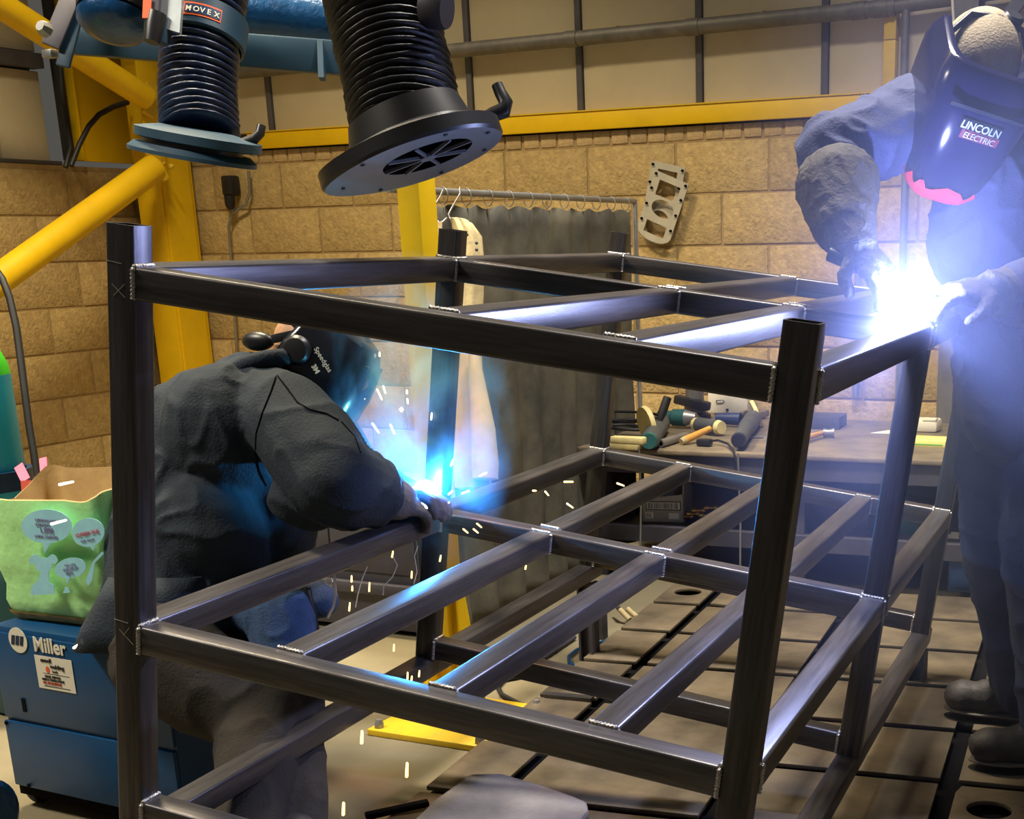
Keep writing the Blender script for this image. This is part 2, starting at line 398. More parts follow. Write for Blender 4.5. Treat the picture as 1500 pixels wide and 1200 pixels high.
# --- power socket with its leads
t = thing('wall_socket', 'black plug and socket with grey leads on the block wall', 'socket', PY(338, 270, YB - .03))
c = PY(338, 272, YB - .04)
wpart('box', G().box(c, (.07, .07, .10)), 'black_plastic', t, bevel=.01)
wpart('plug', G().lathe([(.028, 0), (.026, .05), (.014, .07)], c + Vector((.0, -.02, -.05)), (0, 0, -1), 14, caps=True), 'black_rubber', t, smooth=40)
for uv in ([(340, 285), (343, 305), (335, 330), (338, 372), (344, 460), (347, 520), (349, 640)], [(364, 250), (366, 280), (360, 300), (349, 306), (343, 312)]):
    wpart('lead', G().tube([PY(a, b, YB - .035) for a, b in uv], .0075, 8), 'galv', t, smooth=60)

# --- two metal gaskets hung on the wall
def gasket(name, label, corners, y, wins):
    t = thing(name, label, 'gasket', PY(970, 300, y))
    o_ = PY(*corners[0], y); ex = (PY(*corners[1], y) - o_); ey = (PY(*corners[3], y) - o_)
    w_, h_ = ex.length, ey.length; exn, eyn = ex.normalized(), (ey - ex.normalized() * ey.dot(ex.normalized())).normalized()
    me = bpy.data.meshes.new(name); bm = bmesh.new()
    def loop(pts): return [bm.verts.new((a, b, 0)) for a, b in pts]
    outer = [(0, 0), (w_, 0), (w_, h_ * .86)] + [(w_ * (.5 + .5 * math.cos(q)), h_ * .86 + h_ * .14 * math.sin(q)) for q in [math.pi * i / 8 for i in range(1, 8)]] + [(0, h_ * .86)]
    loops = [outer]
    for kind, a0, a1, b0, b1 in wins:
        if kind == 'r': loops.append([(w_ * a0, h_ * b0), (w_ * a1, h_ * b0), (w_ * a1, h_ * b1), (w_ * a0, h_ * b1)])
        else: loops.append([(w_ * ((a0 + a1) / 2 + (a1 - a0) / 2 * math.cos(q)), h_ * ((b0 + b1) / 2 + (b1 - b0) / 2 * math.sin(q))) for q in [2 * math.pi * i / 18 for i in range(18)]])
    es = []
    for lp in loops:
        vv = loop(lp); es += [bm.edges.new((vv[i], vv[(i + 1) % len(vv)])) for i in range(len(vv))]
    bmesh.ops.triangle_fill(bm, edges=es, use_beauty=True)
    r = bmesh.ops.extrude_face_region(bm, geom=bm.faces[:]); bmesh.ops.translate(bm, verts=[e for e in r['geom'] if isinstance(e, bmesh.types.BMVert)], vec=(0, 0, .006))
    bmesh.ops.recalc_face_normals(bm, faces=bm.faces[:]); bm.to_mesh(me); bm.free()
    nz = exn.cross(eyn)
    me.transform(Matrix(((exn.x, eyn.x, nz.x, o_.x), (exn.y, eyn.y, nz.y, o_.y), (exn.z, eyn.z, nz.z, o_.z), (0, 0, 0, 1))))
    wpart('plate', me, 'gasket', t)
    for a in (.06, .94):
        for b in (.04, .26, .5, .74):
            c = o_ + exn * w_ * a + eyn * h_ * b; wpart('bolt_hole', G().lathe([(.006, -.009), (.006, .009)], c, nz, 8, caps=True), 'bed_dark', t)
    return t
gasket('metal_gasket', 'pale rectangular gasket plate on the block wall, the one partly covered by the other', [(955, 235), (1004, 246), (990, 366), (940, 352)], YB - .02, [('r', .22, .8, .08, .17), ('e', .2, .85, .2, .5), ('e', .15, .85, .58, .95)])
gasket('metal_gasket', 'pale rectangular gasket plate on the block wall, the front one with square windows', [(960, 249), (1009, 270), (984, 364), (943, 347)], YB - .05, [('r', .2, .82, .10, .33), ('e', .2, .85, .36, .62), ('r', .2, .8, .72, .9)])

# --- yellow portal steelwork in the left corner
t = thing('steel_column', 'yellow steel column in the far left corner behind the crouching welder', 'column', (-3.72, 4.2, 0))
wpart('flange', G().box((-3.745, 4.10, 1.65), (.165, .018, 3.3)), 'yellow', t, bevel=.003)
wpart('web', G().box((-3.72, 4.21, 1.65), (.014, .22, 3.3)), 'yellow', t)
wpart('flange', G().box((-3.745, 4.32, 1.65), (.165, .018, 3.3)), 'yellow', t)
wpart('side_plate', G().box((-3.655, 4.20, 1.65), (.016, .19, 3.3)), 'yellow', t)
wpart('back_plate', G().box((-3.90, 4.24, 1.2), (.10, .05, 2.4)), 'yellow_worn', t)
t2 = thing('portal_post', 'broad yellow portal post standing above the left block wall, behind the braces', 'post', (-4.0, 4.1, 1.74))
wpart('web', G().box((XL - .04, 4.125, 2.38), (.02, .46, 1.24)), 'yellow', t2)
wpart('flange', G().box((XL + .0, 3.885, 2.38), (.09, .014, 1.24)), 'yellow', t2)
wpart('flange', G().box((XL + .0, 4.36, 2.38), (.09, .014, 1.24)), 'yellow', t2)
o = obj('rainwater_pipe', G().tube([(XL + .0, 3.835, 1.76), (XL + .0, 3.835, 3.0)], .030, 12), 'black_plastic', smooth=40); tag(o, 'black vertical pipe beside the broad yellow portal post', 'pipe')
def brace(lab, a, b, r):
    t = thing('tubular_brace', lab, 'brace', b)
    wpart('tube', G().tube([a, a.lerp(b, .5), b], r, 24), 'yellow', t, smooth=40)
    d = (b - a).normalized()
    wpart('end_plate', G().bar(b - d * .01, b + d * .06, .014, .16), 'yellow_worn', t)
    return t
n0 = Vector((-3.86, 4.16, 1.76))
brace('yellow round tube brace sloping down to the left edge, below the other', PX(-40, 437, -3.57), PX(226, 246, -3.57), .066)
brace('yellow round tube brace sloping up to the left edge, above the other', PX(-40, -18, -3.57), PX(214, 143, -3.57), .060)
t3 = thing('gusset_plate', 'yellow bolted gusset plate joining the tube braces to the corner column', 'gusset', (-3.72, 4.06, 1.9))
wpart('plate', G().box((-3.60, 4.02, 1.935), (.014, .12, .56)), 'yellow', t3, bevel=.003)
wpart('plate', G().box((-3.70, 4.080, 1.935), (.19, .014, .56)), 'yellow', t3, bevel=.003)
for v in (132, 162, 240, 244):
    c = PY(228 if v < 200 else 240 + (v - 240) * 3, v, 4.072); wpart('bolt', G().lathe([(.014, 0), (.014, .012), (.008, .016)], c, (0, -1, 0), 6, caps=True), 'yellow_worn', t3)
o = obj('power_cable', G().tube([PX(a, b, -3.80) for a, b in ((88, 85), (90, 130), (98, 180), (104, 215), (96, 245))], .013, 10), 'black_rubber', smooth=60); tag(o, 'black cable running down the broad yellow portal post', 'cable')
o = obj('power_cable', G().tube([PX(a, b, -3.74) for a, b in ((187, 150), (165, 157), (145, 168), (130, 185), (117, 210), (104, 243))], .013, 10), 'black_rubber', smooth=60); tag(o, 'black cable looping from the tube braces down to the block wall', 'cable')
o = obj('power_cable', G().tube([PD(a, b, 4.6) for a, b in ((-14, 385), (3, 408), (14, 436), (24, 480), (32, 540), (42, 620), (50, 668), (54, 700))], .0125, 12), 'black_rubber', smooth=60); tag(o, 'black cable hanging between the blue gas cylinder and the green shopping bag', 'cable')

# --- second yellow column, near, with base plate
cx, cy_ = -.322, 1.525
t = thing('steel_column', 'slim yellow steel column on a bolted base plate beside the frame', 'column', (cx, cy_, 0))
wpart('shaft', G().box((cx, cy_, 1.5), (.068, .080, 3.0)), 'yellow', t, bevel=.004)
wpart('base_plate', G().box((-.265, 1.475, .009), (.38, .36, .018)), 'yellow_worn', t, bevel=.003)
gp = [(0, 0), (.10, 0), (.075, .10), (.03, .42), (0, .42)]
wpart('gusset', G().prism(gp, .012, (cx + .034, cy_ - .006, .018), (1, 0, 0), (0, 0, 1)), 'yellow', t)
wpart('gusset', G().prism(gp, .012, (cx - .034, cy_ + .006, .018), (-1, 0, 0), (0, 0, 1)), 'yellow', t)
wpart('gusset', G().prism([(0, 0), (.09, 0), (.03, .22), (0, .22)], .012, (cx - .006, cy_ - .04, .018), (0, -1, 0), (0, 0, 1)), 'yellow', t)
for dx in (-.165, .165):
    for dy in (-.155, .155):
        wpart('bolt', G().lathe([(.014, 0), (.014, .012), (.009, .024)], (-.265 + dx, 1.475 + dy, .018), (0, 0, 1), 6, caps=True), 'galv', t)

# --- cast iron welding bed: slotted plates laid on the floor
A_BED = R_(7.3); BX = Vector((math.cos(A_BED), math.sin(A_BED), 0)); BY = Vector((-math.sin(A_BED), math.cos(A_BED), 0))
bed = thing('welding_bed', 'slotted cast iron bed plates covering the floor under the steel frame', 'bed', (.8, 1.9, 0))
pan = G(); c = BX * 1.10 + BY * 1.72
pan.add([c + BX * a + BY * b + Vector((0, 0, z)) for z in (.0005, .004) for a, b in ((-1.02, -1.5), (1.4, -1.5), (1.4, 1.42), (-1.02, 1.42))], [(3, 2, 1, 0), (4, 5, 6, 7), (0, 1, 5, 4), (1, 2, 6, 5), (2, 3, 7, 6), (3, 0, 4, 7)])
wpart('bed_base', pan, 'bed_dark', bed)  # shade of the deep slots put into a near-black base colour
cols = [(.085, .262), (.300, .782), (.822, 1.295), (1.340, 1.815), (1.860, 2.34)]
rows_y = [.22, .588, .956, 1.324, 1.692, 2.060, 2.428, 2.796, 3.14]
BED_Z = .034
for ci, (x0, x1) in enumerate(cols):
    for ri in range(len(rows_y) - 1):
        y0, y1 = rows_y[ri] + .018, rows_y[ri + 1] - .018
        g = G()
        hole = (ci, ri) in ((0, 7), (3, 2), (1, 7))
        if not hole:
            g.add([BX * a + BY * b + Vector((0, 0, z)) for z in (BED_Z - .012, BED_Z) for a, b in ((x0, y0), (x1, y0), (x1, y1), (x0, y1))], [(3, 2, 1, 0), (4, 5, 6, 7), (0, 1, 5, 4), (1, 2, 6, 5), (2, 3, 7, 6), (3, 0, 4, 7)])
            me = g.mesh('plate')
        else:
            hc = (x0 + x1) / 2; hy = (y0 + y1) / 2; hr = .052; n = 24
            if ci == 3: hc, hy = PZ(1449, 1186, BED_Z).dot(BX), PZ(1449, 1186, BED_Z).dot(BY)
            vs, fs = [], []
            ring = []
            for j in range(n):
                a = 2 * math.pi * j / n; dx, dy = math.cos(a), math.sin(a)
                tx = ((x1 - hc) if dx > 0 else (hc - x0)) / max(abs(dx), 1e-6); ty = ((y1 - hy) if dy > 0 else (hy - y0)) / max(abs(dy), 1e-6); tt = min(tx, ty)
                ring.append(((hc + dx * tt, hy + dy * tt), (hc + dx * hr, hy + dy * hr)))
            for z in (BED_Z - .012, BED_Z):
                for (oa, ia) in ring: vs += [BX * oa[0] + BY * oa[1] + Vector((0, 0, z)), BX * ia[0] + BY * ia[1] + Vector((0, 0, z))]
            for j in range(n):
                k = (j + 1) % n
                fs += [(2 * j, 2 * k, 2 * k + 1, 2 * j + 1), (2 * n + 2 * j, 2 * n + 2 * j + 1, 2 * n + 2 * k + 1, 2 * n + 2 * k), (2 * j, 2 * n + 2 * j, 2 * n + 2 * k, 2 * k), (2 * j + 1, 2 * k + 1, 2 * n + 2 * k + 1, 2 * n + 2 * j + 1)]
            g.add(vs, fs); me = g.mesh('plate')
        wpart('plate', me, 'cast_iron', bed, bevel=.002)
        if not hole:
            i_ = min(.03, (x1 - x0) * .2)
            wpart('pedestal', G().add([BX * a + BY * b + Vector((0, 0, z)) for z in (.004, BED_Z - .0122) for a, b in ((x0 + i_, y0 + i_), (x1 - i_, y0 + i_), (x1 - i_, y1 - i_), (x0 + i_, y1 - i_))], [(3, 2, 1, 0), (4, 5, 6, 7), (0, 1, 5, 4), (1, 2, 6, 5), (2, 3, 7, 6), (3, 0, 4, 7)]), 'bed_dark', bed)  # blackened like the base to carry the slot shade
# ================================================================== the steel frame being welded (it stands tilted, its right side lower)
FM = Matrix(((0.9862, -0.0972, 0.1339, 0), (0.0952, 0.9952, 0.0207, 0), (-0.1353, -0.0077, 0.9908, .348), (0, 0, 0, 1)))
_fx = Vector((FM[0][0], FM[1][0], FM[2][0])).normalized(); _fz = Vector((FM[0][2], FM[1][2], FM[2][2])); _fz = (_fz - _fx * _fz.dot(_fx)).normalized(); _fy = _fz.cross(_fx)
FM = Matrix(((_fx.x, _fy.x, _fz.x, 0), (_fx.y, _fy.y, _fz.y, 0), (_fx.z, _fy.z, _fz.z, .348), (0, 0, 0, 1)))
S = .05; FW, FYM, FYF, FZT, FZS, STUB = 1.1198, 1.0632, 2.1181, .9555, .375, .0597
XA, XB, XC, XT1, XT2 = .3342, .6145, .8898, .5792, .8546
frame = thing('welded_rack', 'large tilted rack of welded square steel tube standing on low props', 'rack', mw=FM)
def f2w(x, y, z): return FM @ Vector((x, y, z))
def tube_mesh(L, hollow=False, r=.0055):
    """square tube along local X, centred on its axis, rounded edges"""
    h = S / 2; prof = []
    for cx, cy, a0 in ((h - r, h - r, 0), (-h + r, h - r, 90), (-h + r, -h + r, 180), (h - r, -h + r, 270)):
        for k in range(4): a = R_(a0 + 30 * k); prof.append((cx + r * math.cos(a), cy + r * math.sin(a)))
    n = len(prof); t = .004; sc = (h - t) / h
    vs = [(x, a, b) for x in (0, L) for a, b in prof]
    fs = [(j, (j + 1) % n, n + (j + 1) % n, n + j) for j in range(n)]
    if hollow:
        vs += [(x, a * sc, b * sc) for x in (0, L) for a, b in prof]
        fs += [(2 * n + (j + 1) % n, 2 * n + j, 3 * n + j, 3 * n + (j + 1) % n) for j in range(n)]
        fs += [(n + j, n + (j + 1) % n, 3 * n + (j + 1) % n, 3 * n + j) for j in range(n)] + [((j + 1) % n, j, 2 * n + j, 2 * n + (j + 1) % n) for j in range(n)]
    else: fs += [tuple(range(n - 1, -1, -1)), tuple(range(n, 2 * n))]
    g = G(); g.add(vs, fs); return g.mesh('tube', 35)
ROTS = {'x': (0, 0, 0), 'y': (0, 0, R_(90)), 'z': (0, R_(-90), 0)}
TM = {}
def member(name, axis, p, L, m='mill_steel', hollow=False):
    key = (round(L, 4), hollow, m)
    if key not in TM: TM[key] = tube_mesh(L, hollow); TM[key].materials.append(MATS[m])
    o = bpy.data.objects.new(name, TM[key]); COL.objects.link(o); o.parent = frame
    o.location = p; o.rotation_euler = ROTS[axis]; return o
h = S / 2
for x in (h, FW - h):
    for y in (h, FYM + h, FYF + h): member('leg', 'z', (x, y, 0), FZT + STUB, hollow=True)
# weld beads: a rippled bead of unit length along local X
def bead_mesh():
    n, k = 6, 25; vs = []
    for i in range(k):
        x = i / (k - 1) - .5; r = .0042 * (1 + .22 * math.sin(i * 2.1)) * (0.55 if i in (0, k - 1) else 1)
        for j in range(n):
            a = 2 * math.pi * j / n; vs.append((x * S * .98, r * math.cos(a), r * math.sin(a)))
    fs = [(i * n + j, i * n + (j + 1) % n, (i + 1) * n + (j + 1) % n, (i + 1) * n + j) for i in range(k - 1) for j in range(n)] + [tuple(range(n - 1, -1, -1)), tuple(range((k - 1) * n, k * n))]
    return G().add(vs, fs).mesh('weld_bead', 80)
BEAD = bead_mesh(); BEAD.materials.append(MATS['weld'])
def bead(p, axis):
    o = bpy.data.objects.new('weld_bead', BEAD); COL.objects.link(o); o.parent = frame; o.location = p; o.rotation_euler = ROTS[axis]
def run_x(name, x0, x1, y, zt_, m='mill_steel', weld=True):
    member(name, 'x', (x0, y + h, zt_ - h), x1 - x0, m)
    if weld:
        for x, sgn in ((x0, 1), (x1, -1)):
            bead((x + sgn * .001, y + h, zt_ + .0005), 'y'); bead((x + sgn * .001, y - .0005, zt_ - h), 'z')
def run_y(name, y0, y1, x, zt_, m='mill_steel', weld=True):
    member(name, 'y', (x + h, y0, zt_ - h), y1 - y0, m)
    if weld:
        for y, sgn in ((y0, 1), (y1, -1)):
            bead((x + h, y + sgn * .001, zt_ + .0005), 'x'); bead((x + S + .0005, y + sgn * .001, zt_ - h), 'z')
for zt_, mm in ((FZT, 'mill_steel'), (FZS, 'steel_shelf')):
    for y in (0, FYM, FYF): run_x('cross_rail', S, FW - S, y, zt_, mm)
    for x in (0, FW - S):
        run_y('side_rail', S, FYM, x, zt_, mm); run_y('side_rail', FYM + S, FYF, x, zt_, mm)
for xr in (XT1, XT2):
    run_y('shelf_bar', S, FYM, xr - S, FZT); run_y('shelf_bar', FYM + S, FYF, xr - S, FZT)
for xr in (XA, XB, XC):
    run_y('shelf_bar', S, FYM, xr - S, FZS, 'steel_shelf'); run_y('shelf_bar', FYM + S, FYF, xr - S, FZS, 'steel_shelf')
for y in (0, FYM, FYF): run_x('cross_rail', S, FW - S, y, S)
for x in (0, FW - S): member('skid', 'y', (x + h, -.02, -h), FYF + S + .06)
for pts in (([(.012, FZT - .030), (.036, FZT - .048)], [(.015, FZT - .047), (.035, FZT - .028)]), ([(.012, FZS - .012), (.040, FZS - .034)], [(.020, FZS - .022), (.032, FZS - .006)])):
    for (a, b) in pts:
        g = G().bar((a[0], -.0006, a[1]), (b[0], -.0006, b[1]), .0006, .0009, up=(0, 1, 0)); obj('chalk_mark', g, 'chalk', frame)
for z in (FZT + .004, FZS + .004):
    obj('chalk_mark', G().bar((.002, -.0006, z), (.03, -.0006, z - .002), .0006, .0007, up=(0, 1, 0)), 'chalk', frame)

# --- props under the frame
def prop(lab, fx, fy, z0, off=(0, 0)):
    p = f2w(fx, fy, -S); tp = p.z
    t = thing('steel_prop', lab, 'prop', (p.x + off[0], p.y + off[1], z0))
    c = Vector((p.x + off[0], p.y + off[1], 0))
    for sx in (-1, 1): wpart('flange', G().box((c.x + sx * .021, c.y, (tp + z0) / 2 - .004), (.007, .052, tp - z0 - .012)), 'bench_steel', t)
    wpart('web', G().box((c.x, c.y, (tp + z0) / 2 - .004), (.036, .008, tp - z0 - .012)), 'bench_steel', t)
    return t
prop('short steel prop under the far left corner of the frame', h, FYF + h, 0)
prop('low steel prop under the far right corner of the frame', FW - h, FYF + h, BED_Z)
prop('short steel prop under the near left corner of the frame, below the picture edge', h, h, 0)
prop('low steel prop under the near right corner of the frame, below the picture edge', FW - h, h, BED_Z)
o = obj('steel_offcut', G().box((0, 0, .10), (.05, .04, .20)), 'bench_steel', bevel=.004); o.location = PZ(878, 935, 0)
tag(o, 'brownish steel offcut standing on end just behind the far left prop', 'offcut')
# loose steel flat on the bed, cable and blue hose on the concrete
o = obj('steel_flat', G().bar(PZ(795, 1017, BED_Z + .006), PZ(868, 1024, BED_Z + .006), .03, .010), 'mill_steel'); tag(o, 'small loose steel flat lying on the bed plates under the shelf', 'steel flat')
o = obj('floor_cable', G().tube([PZ(a, b, .008) for a, b in ((770, 990), (738, 996), (729, 1006), (735, 1018), (760, 1031), (790, 1040), (800, 1060))], .0075, 8), 'black_rubber', smooth=60); tag(o, 'thin dark cable curving over the concrete beside the bed', 'cable')
o = obj('air_hose', G().tube([PZ(a, b, .010) for a, b in ((890, 938), (868, 945), (845, 952), (833, 962), (834, 972), (850, 978), (872, 972))], .006, 8), 'duct_blue', smooth=60); tag(o, 'pale blue hose curled around the far left prop', 'hose')
o = obj('floor_rod', G().tube([PZ(795, 965, .01), PZ(842, 934, .01)], .007, 8), 'bench_steel', smooth=60); tag(o, 'thin steel rod lying on the concrete by the far left prop', 'rod')

# --- grey mat folded on the near edge of the bed
g = G(); zt0 = BED_Z
def matpt(u, v, z): return PZ(u, v, z)
top = [(598, 1230), (606, 1200), (640, 1168), (690, 1133), (735, 1132), (790, 1148), (842, 1166), (860, 1174), (862, 1186), (846, 1205), (800, 1240)]
vs = [matpt(u, v, zt0 + .030) for u, v in top]; cen = sum((Vector(p) for p in vs), Vector()) / len(vs)
lo = [Vector((p.x, p.y, zt0 + .001)) for p in vs]; k = len(vs)
g.add(vs + lo, [tuple(range(k)), tuple(range(2 * k - 1, k - 1, -1))] + [(i, k + i, k + (i + 1) % k, (i + 1) % k) for i in range(k)])
o = obj('rubber_mat', g, 'grey_mat', bevel=.008); tag(o, 'thick grey rubber mat lying on the near bed plates', 'mat')
o = obj('steel_strip', G().bar(PZ(535, 1196, .04), PZ(628, 1176, .05), .022, .016), 'bed_dark', bevel=.004); tag(o, 'black steel strip lying beside the thick grey rubber mat', 'strip')

# ================================================================== curtain, hangers and leather jacket
RZ = 1.468; RX0, RX1, RY0, RY1 = -.655, -.80, 1.95, 3.82
def rail_at(t): return Vector((RX0 + (RX1 - RX0) * t, RY0 + (RY1 - RY0) * t, RZ))
t = thing('curtain_stand', 'thin metal rail and end pole that carries the dark welding curtain', 'stand', (RX1, RY1, 0))
wpart('rail', G().tube([rail_at(-.05), rail_at(1.0)], .011, 12), 'galv', t, smooth=50)
wpart('pole', G().tube([rail_at(1.0), Vector((RX1, RY1, .015))], .012, 12), 'wire', t, smooth=50)
for q in (1.0,):
    p = rail_at(q); wpart('foot', G().bar((p.x - .2, p.y, .010), (p.x + .2, p.y, .010), .03, .02), 'galv', t)
g = G(); nu, nv = 150, 24; vs = []
for j in range(nv + 1):
    q = j / nv; z = RZ - .035 - q * (RZ - .075)
    for i in range(nu + 1):
        u_ = i / nu; p = rail_at(u_ * .985)
        d = .020 * math.sin(u_ * 62 + .8 * math.sin(u_ * 11)) * (0.45 + .55 * q) + .012 * mnoise.noise(Vector((u_ * 9, q * 3, 1))) + .02 * mnoise.noise(Vector((u_ * 3, q * 2, 7)))
        zz_ = z - (.012 * (0.5 - .5 * math.cos(u_ * 2 * math.pi * 12)) * (1 - q) if j < 6 else 0)
        vs.append((p.x + d, p.y, zz_))
fs = [(j * (nu + 1) + i, j * (nu + 1) + i + 1, (j + 1) * (nu + 1) + i + 1, (j + 1) * (nu + 1) + i) for j in range(nv) for i in range(nu)]
g.add(vs, fs); o = obj('welding_curtain', g, 'curtain', smooth=70); o.modifiers.new('s', 'SOLIDIFY').thickness = .003
tag(o, 'dark grey welding curtain hanging from a thin rail behind the frame', 'curtain')
for i in range(12):
    p = rail_at((i + .5) / 12.2); g = G()
    g.tube([p + Vector((.0 + .019 * math.cos(a), 0, -.012 + .026 * math.sin(a))) for a in [2 * math.pi * k / 12 for k in range(13)]], .002, 6, caps=False)
    tag(obj('curtain_ring', g, 'wire', smooth=60), 'small wire ring on the rail of the dark welding curtain', 'ring', 'wire rings of the welding curtain')
# hangers and jacket at the near end
def hanger(lab, uv, d):
    o = obj('wire_hook', G().tube([PD(a, b, d) for a, b in uv], .0028, 8), 'wire', smooth=60); return tag(o, lab, 'hook')
hanger('bent wire hook beside the yellow column, left of the leather jacket', [(649, 278), (645, 288), (637, 300), (635, 312), (637, 320), (643, 326), (649, 325), (655, 319)], 4.10)
hanger('bent wire hook from which the pale leather jacket hangs', [(674, 274), (674, 284), (668, 294), (661, 306), (657, 314), (659, 320), (664, 325)], 4.08)
o = obj('cloth_tag', G().prism([(0, 0), (.014, 0), (.014, .04), (0, .04)], .003, PD(641, 345, 4.10), _r, _u), 'leather'); tag(o, 'small beige cloth tab on the left wire hook', 'tab')
jk = thing('leather_jacket', 'long pale leather welding jacket hanging behind the middle left leg', 'jacket', PD(690, 700, 3.93))
g = G()
cent = [(666, 322, .020, .03), (676, 326, .045, .045), (684, 345, .062, .05), (690, 380, .055, .05), (688, 430, .060, .045), (684, 500, .062, .045), (684, 580, .070, .05), (688, 640, .082, .055), (692, 690, .085, .055), (693, 716, .080, .05)]
rings = []
for k_, (u, v, hw, hd) in enumerate(cent):
    c = PD(u, v, 4.06)
    ring = []
    for j in range(28):
        a = 2 * math.pi * j / 28; rr = 1 + .12 * math.sin(5 * a + k_ * .25) + .06 * math.sin(9 * a)
        ring.append(c + _r * (math.cos(a) * hw * .62 * rr) + _f * (math.sin(a) * hd * .8 * rr))
    rings.append(ring)
vs = [p for r in rings for p in r]; n = 28
g.add(vs, [(i * n + j, i * n + (j + 1) % n, (i + 1) * n + (j + 1) % n, (i + 1) * n + j) for i in range(len(rings) - 1) for j in range(n)] + [tuple(range(n - 1, -1, -1)), tuple(range((len(rings) - 1) * n, len(rings) * n))])
wpart('body', g, 'leather', jk, smooth=70)
g = G(); sl = [(694, 520, .016), (700, 570, .026), (708, 630, .036), (711, 680, .040), (711, 702, .038)]
g.tube([PD(u, v, 4.00) for u, v, r in sl], [r for _, _, r in sl], 16); wpart('sleeve', g, 'leather', jk, smooth=70)
for v in (344, 356, 366): wpart('stud', G().ell(PD(698 - (v == 344) * 14, v, 4.00), (.005, .005, .005), n=8, k=5), 'bench_steel', jk)

# ================================================================== workbench and what lies on it
BZ = .53; BN = Vector((math.cos(R_(3.2)), math.sin(R_(3.2)), 0)); BD = Vector((-BN.y, BN.x, 0))
B0 = Vector((-.765, 3.164, 0))
bench = thing('workbench', 'low steel workbench against the back wall covered with tools', 'workbench', (.2, 3.7, 0))
BLEN, BDEP = 2.0, 1.05
def bp(a, b, z): return B0 + BN * a + BD * b + Vector((0, 0, z))
def bbox(a0, a1, b0, b1, z0, z1):
    return G().add([bp(a, b, z) for z in (z0, z1) for b in (b0, b1) for a in (a0, a1)], [(0, 2, 3, 1), (4, 5, 7, 6), (0, 1, 5, 4), (2, 6, 7, 3), (0, 4, 6, 2), (1, 3, 7, 5)])
wpart('worktop', bbox(0, BLEN, 0, BDEP, BZ - .018, BZ), 'bench_top', bench, bevel=.003)
wpart('apron', bbox(.02, BLEN - .02, .012, .03, BZ - .095, BZ - .018), 'bench_steel', bench)
wpart('lower_shelf', bbox(.02, BLEN - .02, .06, BDEP - .06, .200, .216), 'bench_steel', bench)
wpart('shelf_rail', bbox(.02, BLEN - .02, .04, .06, .155, .216), 'bench_steel', bench)
for a in (.03, .86, 1.86):
    for b in (.06, BDEP - .12):
        wpart('leg', bbox(a, a + .06, b, b + .06, 0, BZ - .018), 'bench_steel', bench)
wpart('back_panel', bbox(.02, BLEN - .02, BDEP - .05, BDEP - .04, .05, BZ - .018), 'bench_steel', bench)
def on_bench(u, v, dz=0.0): return PZ(u, v, BZ + dz)
XW = Vector((1, 0, 0)); UPV = Vector((0, 0, 1))

def cyl_part(name, a, b, r0, r1, m, par, n=18): return wpart(name, G().tube([a, b], [r0, r1], n), m, par, smooth=40, bevel=None)
def grinder(lab, u0, v0, u1, v1, zc, r, body, disc=True, side=None):
    """angle grinder: body tube from tail (0) to gear head (1), guard disc and side handle"""
    a, b = PZ(u0, v0, zc), PZ(u1, v1, zc); t = thing('angle_grinder', lab, 'grinder', (a.x, a.y, BZ)); d = (b - a).normalized(); sd = d.cross(UPV).normalized()
    wpart('motor_body', G().tube([a, a + (b - a) * .08, a + (b - a) * .45, a + (b - a) * .5, b], [r * .75, r * .82, r * .8, r, r * 1.02], 20), body, t, smooth=40)
    wpart('end_cap', G().tube([a - d * .012, a], [r * .7, r * .84], 18), 'black_plastic', t, smooth=40)
    wpart('gear_head', G().tube([b, b + d * .05], [r * .95, r * .6], 16), 'galv', t, smooth=40)
    wpart('neck', G().tube([b + d * .025 + UPV * .01, b + d * .025 - UPV * .03], r * .55, 14), 'galv', t, smooth=40)
    if disc:
        c = b + d * .02 + sd * .0
        wpart('guard', G().lathe([(.008, 0), (.062, .002), (.062, .018), (.058, .018)], c + UPV * .01, (sd * .85 + UPV * .35 + d * .2), 28), 'cream', t, smooth=40)
    if side is not None:
        wpart('side_handle', G().tube([b, b + Vector(side) * .35, b + Vector(side)], [.010, .014, .012], 14), 'black_rubber', t, smooth=40)
    return t
# big grinder at the front left of the bench
gz = BZ + .040
t = thing('angle_grinder', 'dark grinder with a pale guard standing up, nearest the left end of the bench', 'grinder', on_bench(950, 655))
a, b = PZ(951, 646, gz), PZ(968, 620, gz); d = (b - a).normalized()
wpart('motor_body', G().tube([a, a + d * .03, b], [.033, .038, .040], 22), 'tool_grey', t, smooth=40)
wpart('end_cap', G().tube([a - d * .012, a + d * .002], [.030, .034], 18), 'tool_green', t, smooth=40)
wpart('gear_head', G().tube([b, b + d * .06], [.036, .024], 16), 'bench_steel', t, smooth=40)
gc = PZ(943, 622, BZ + .075); ax = (_r * .88 + _u * .30 + _f * .35).normalized()
wpart('guard', G().lathe([(.002, 0), (.070, .003), (.072, .022), (.066, .024)], gc, ax, 32), 'cream', t, smooth=40)
wpart('side_handle', G().tube([PD(967, 616, 5.1), PD(970, 605, 5.1), PD(978, 582, 5.1)], [.010, .017, .016], 16), 'black_rubber', t, smooth=40)
grinder('green and grey grinder lying behind the mallet on the bench', 968, 611, 1004, 612, BZ + .045, .036, 'tool_green', disc=False)
grinder('grey grinder at the right of the mallet, its round tail facing out', 1082, 645, 1104, 612, BZ + .042, .036, 'tool_grey', disc=True)
t = thing('air_tool', 'blue air tool lying behind the mallet on the bench', 'air tool', on_bench(1070, 618))
wpart('barrel', G().tube([PZ(1050, 613, BZ + .035), PZ(1085, 614, BZ + .035)], [.024, .028], 16), 'tool_blue', t, smooth=40)
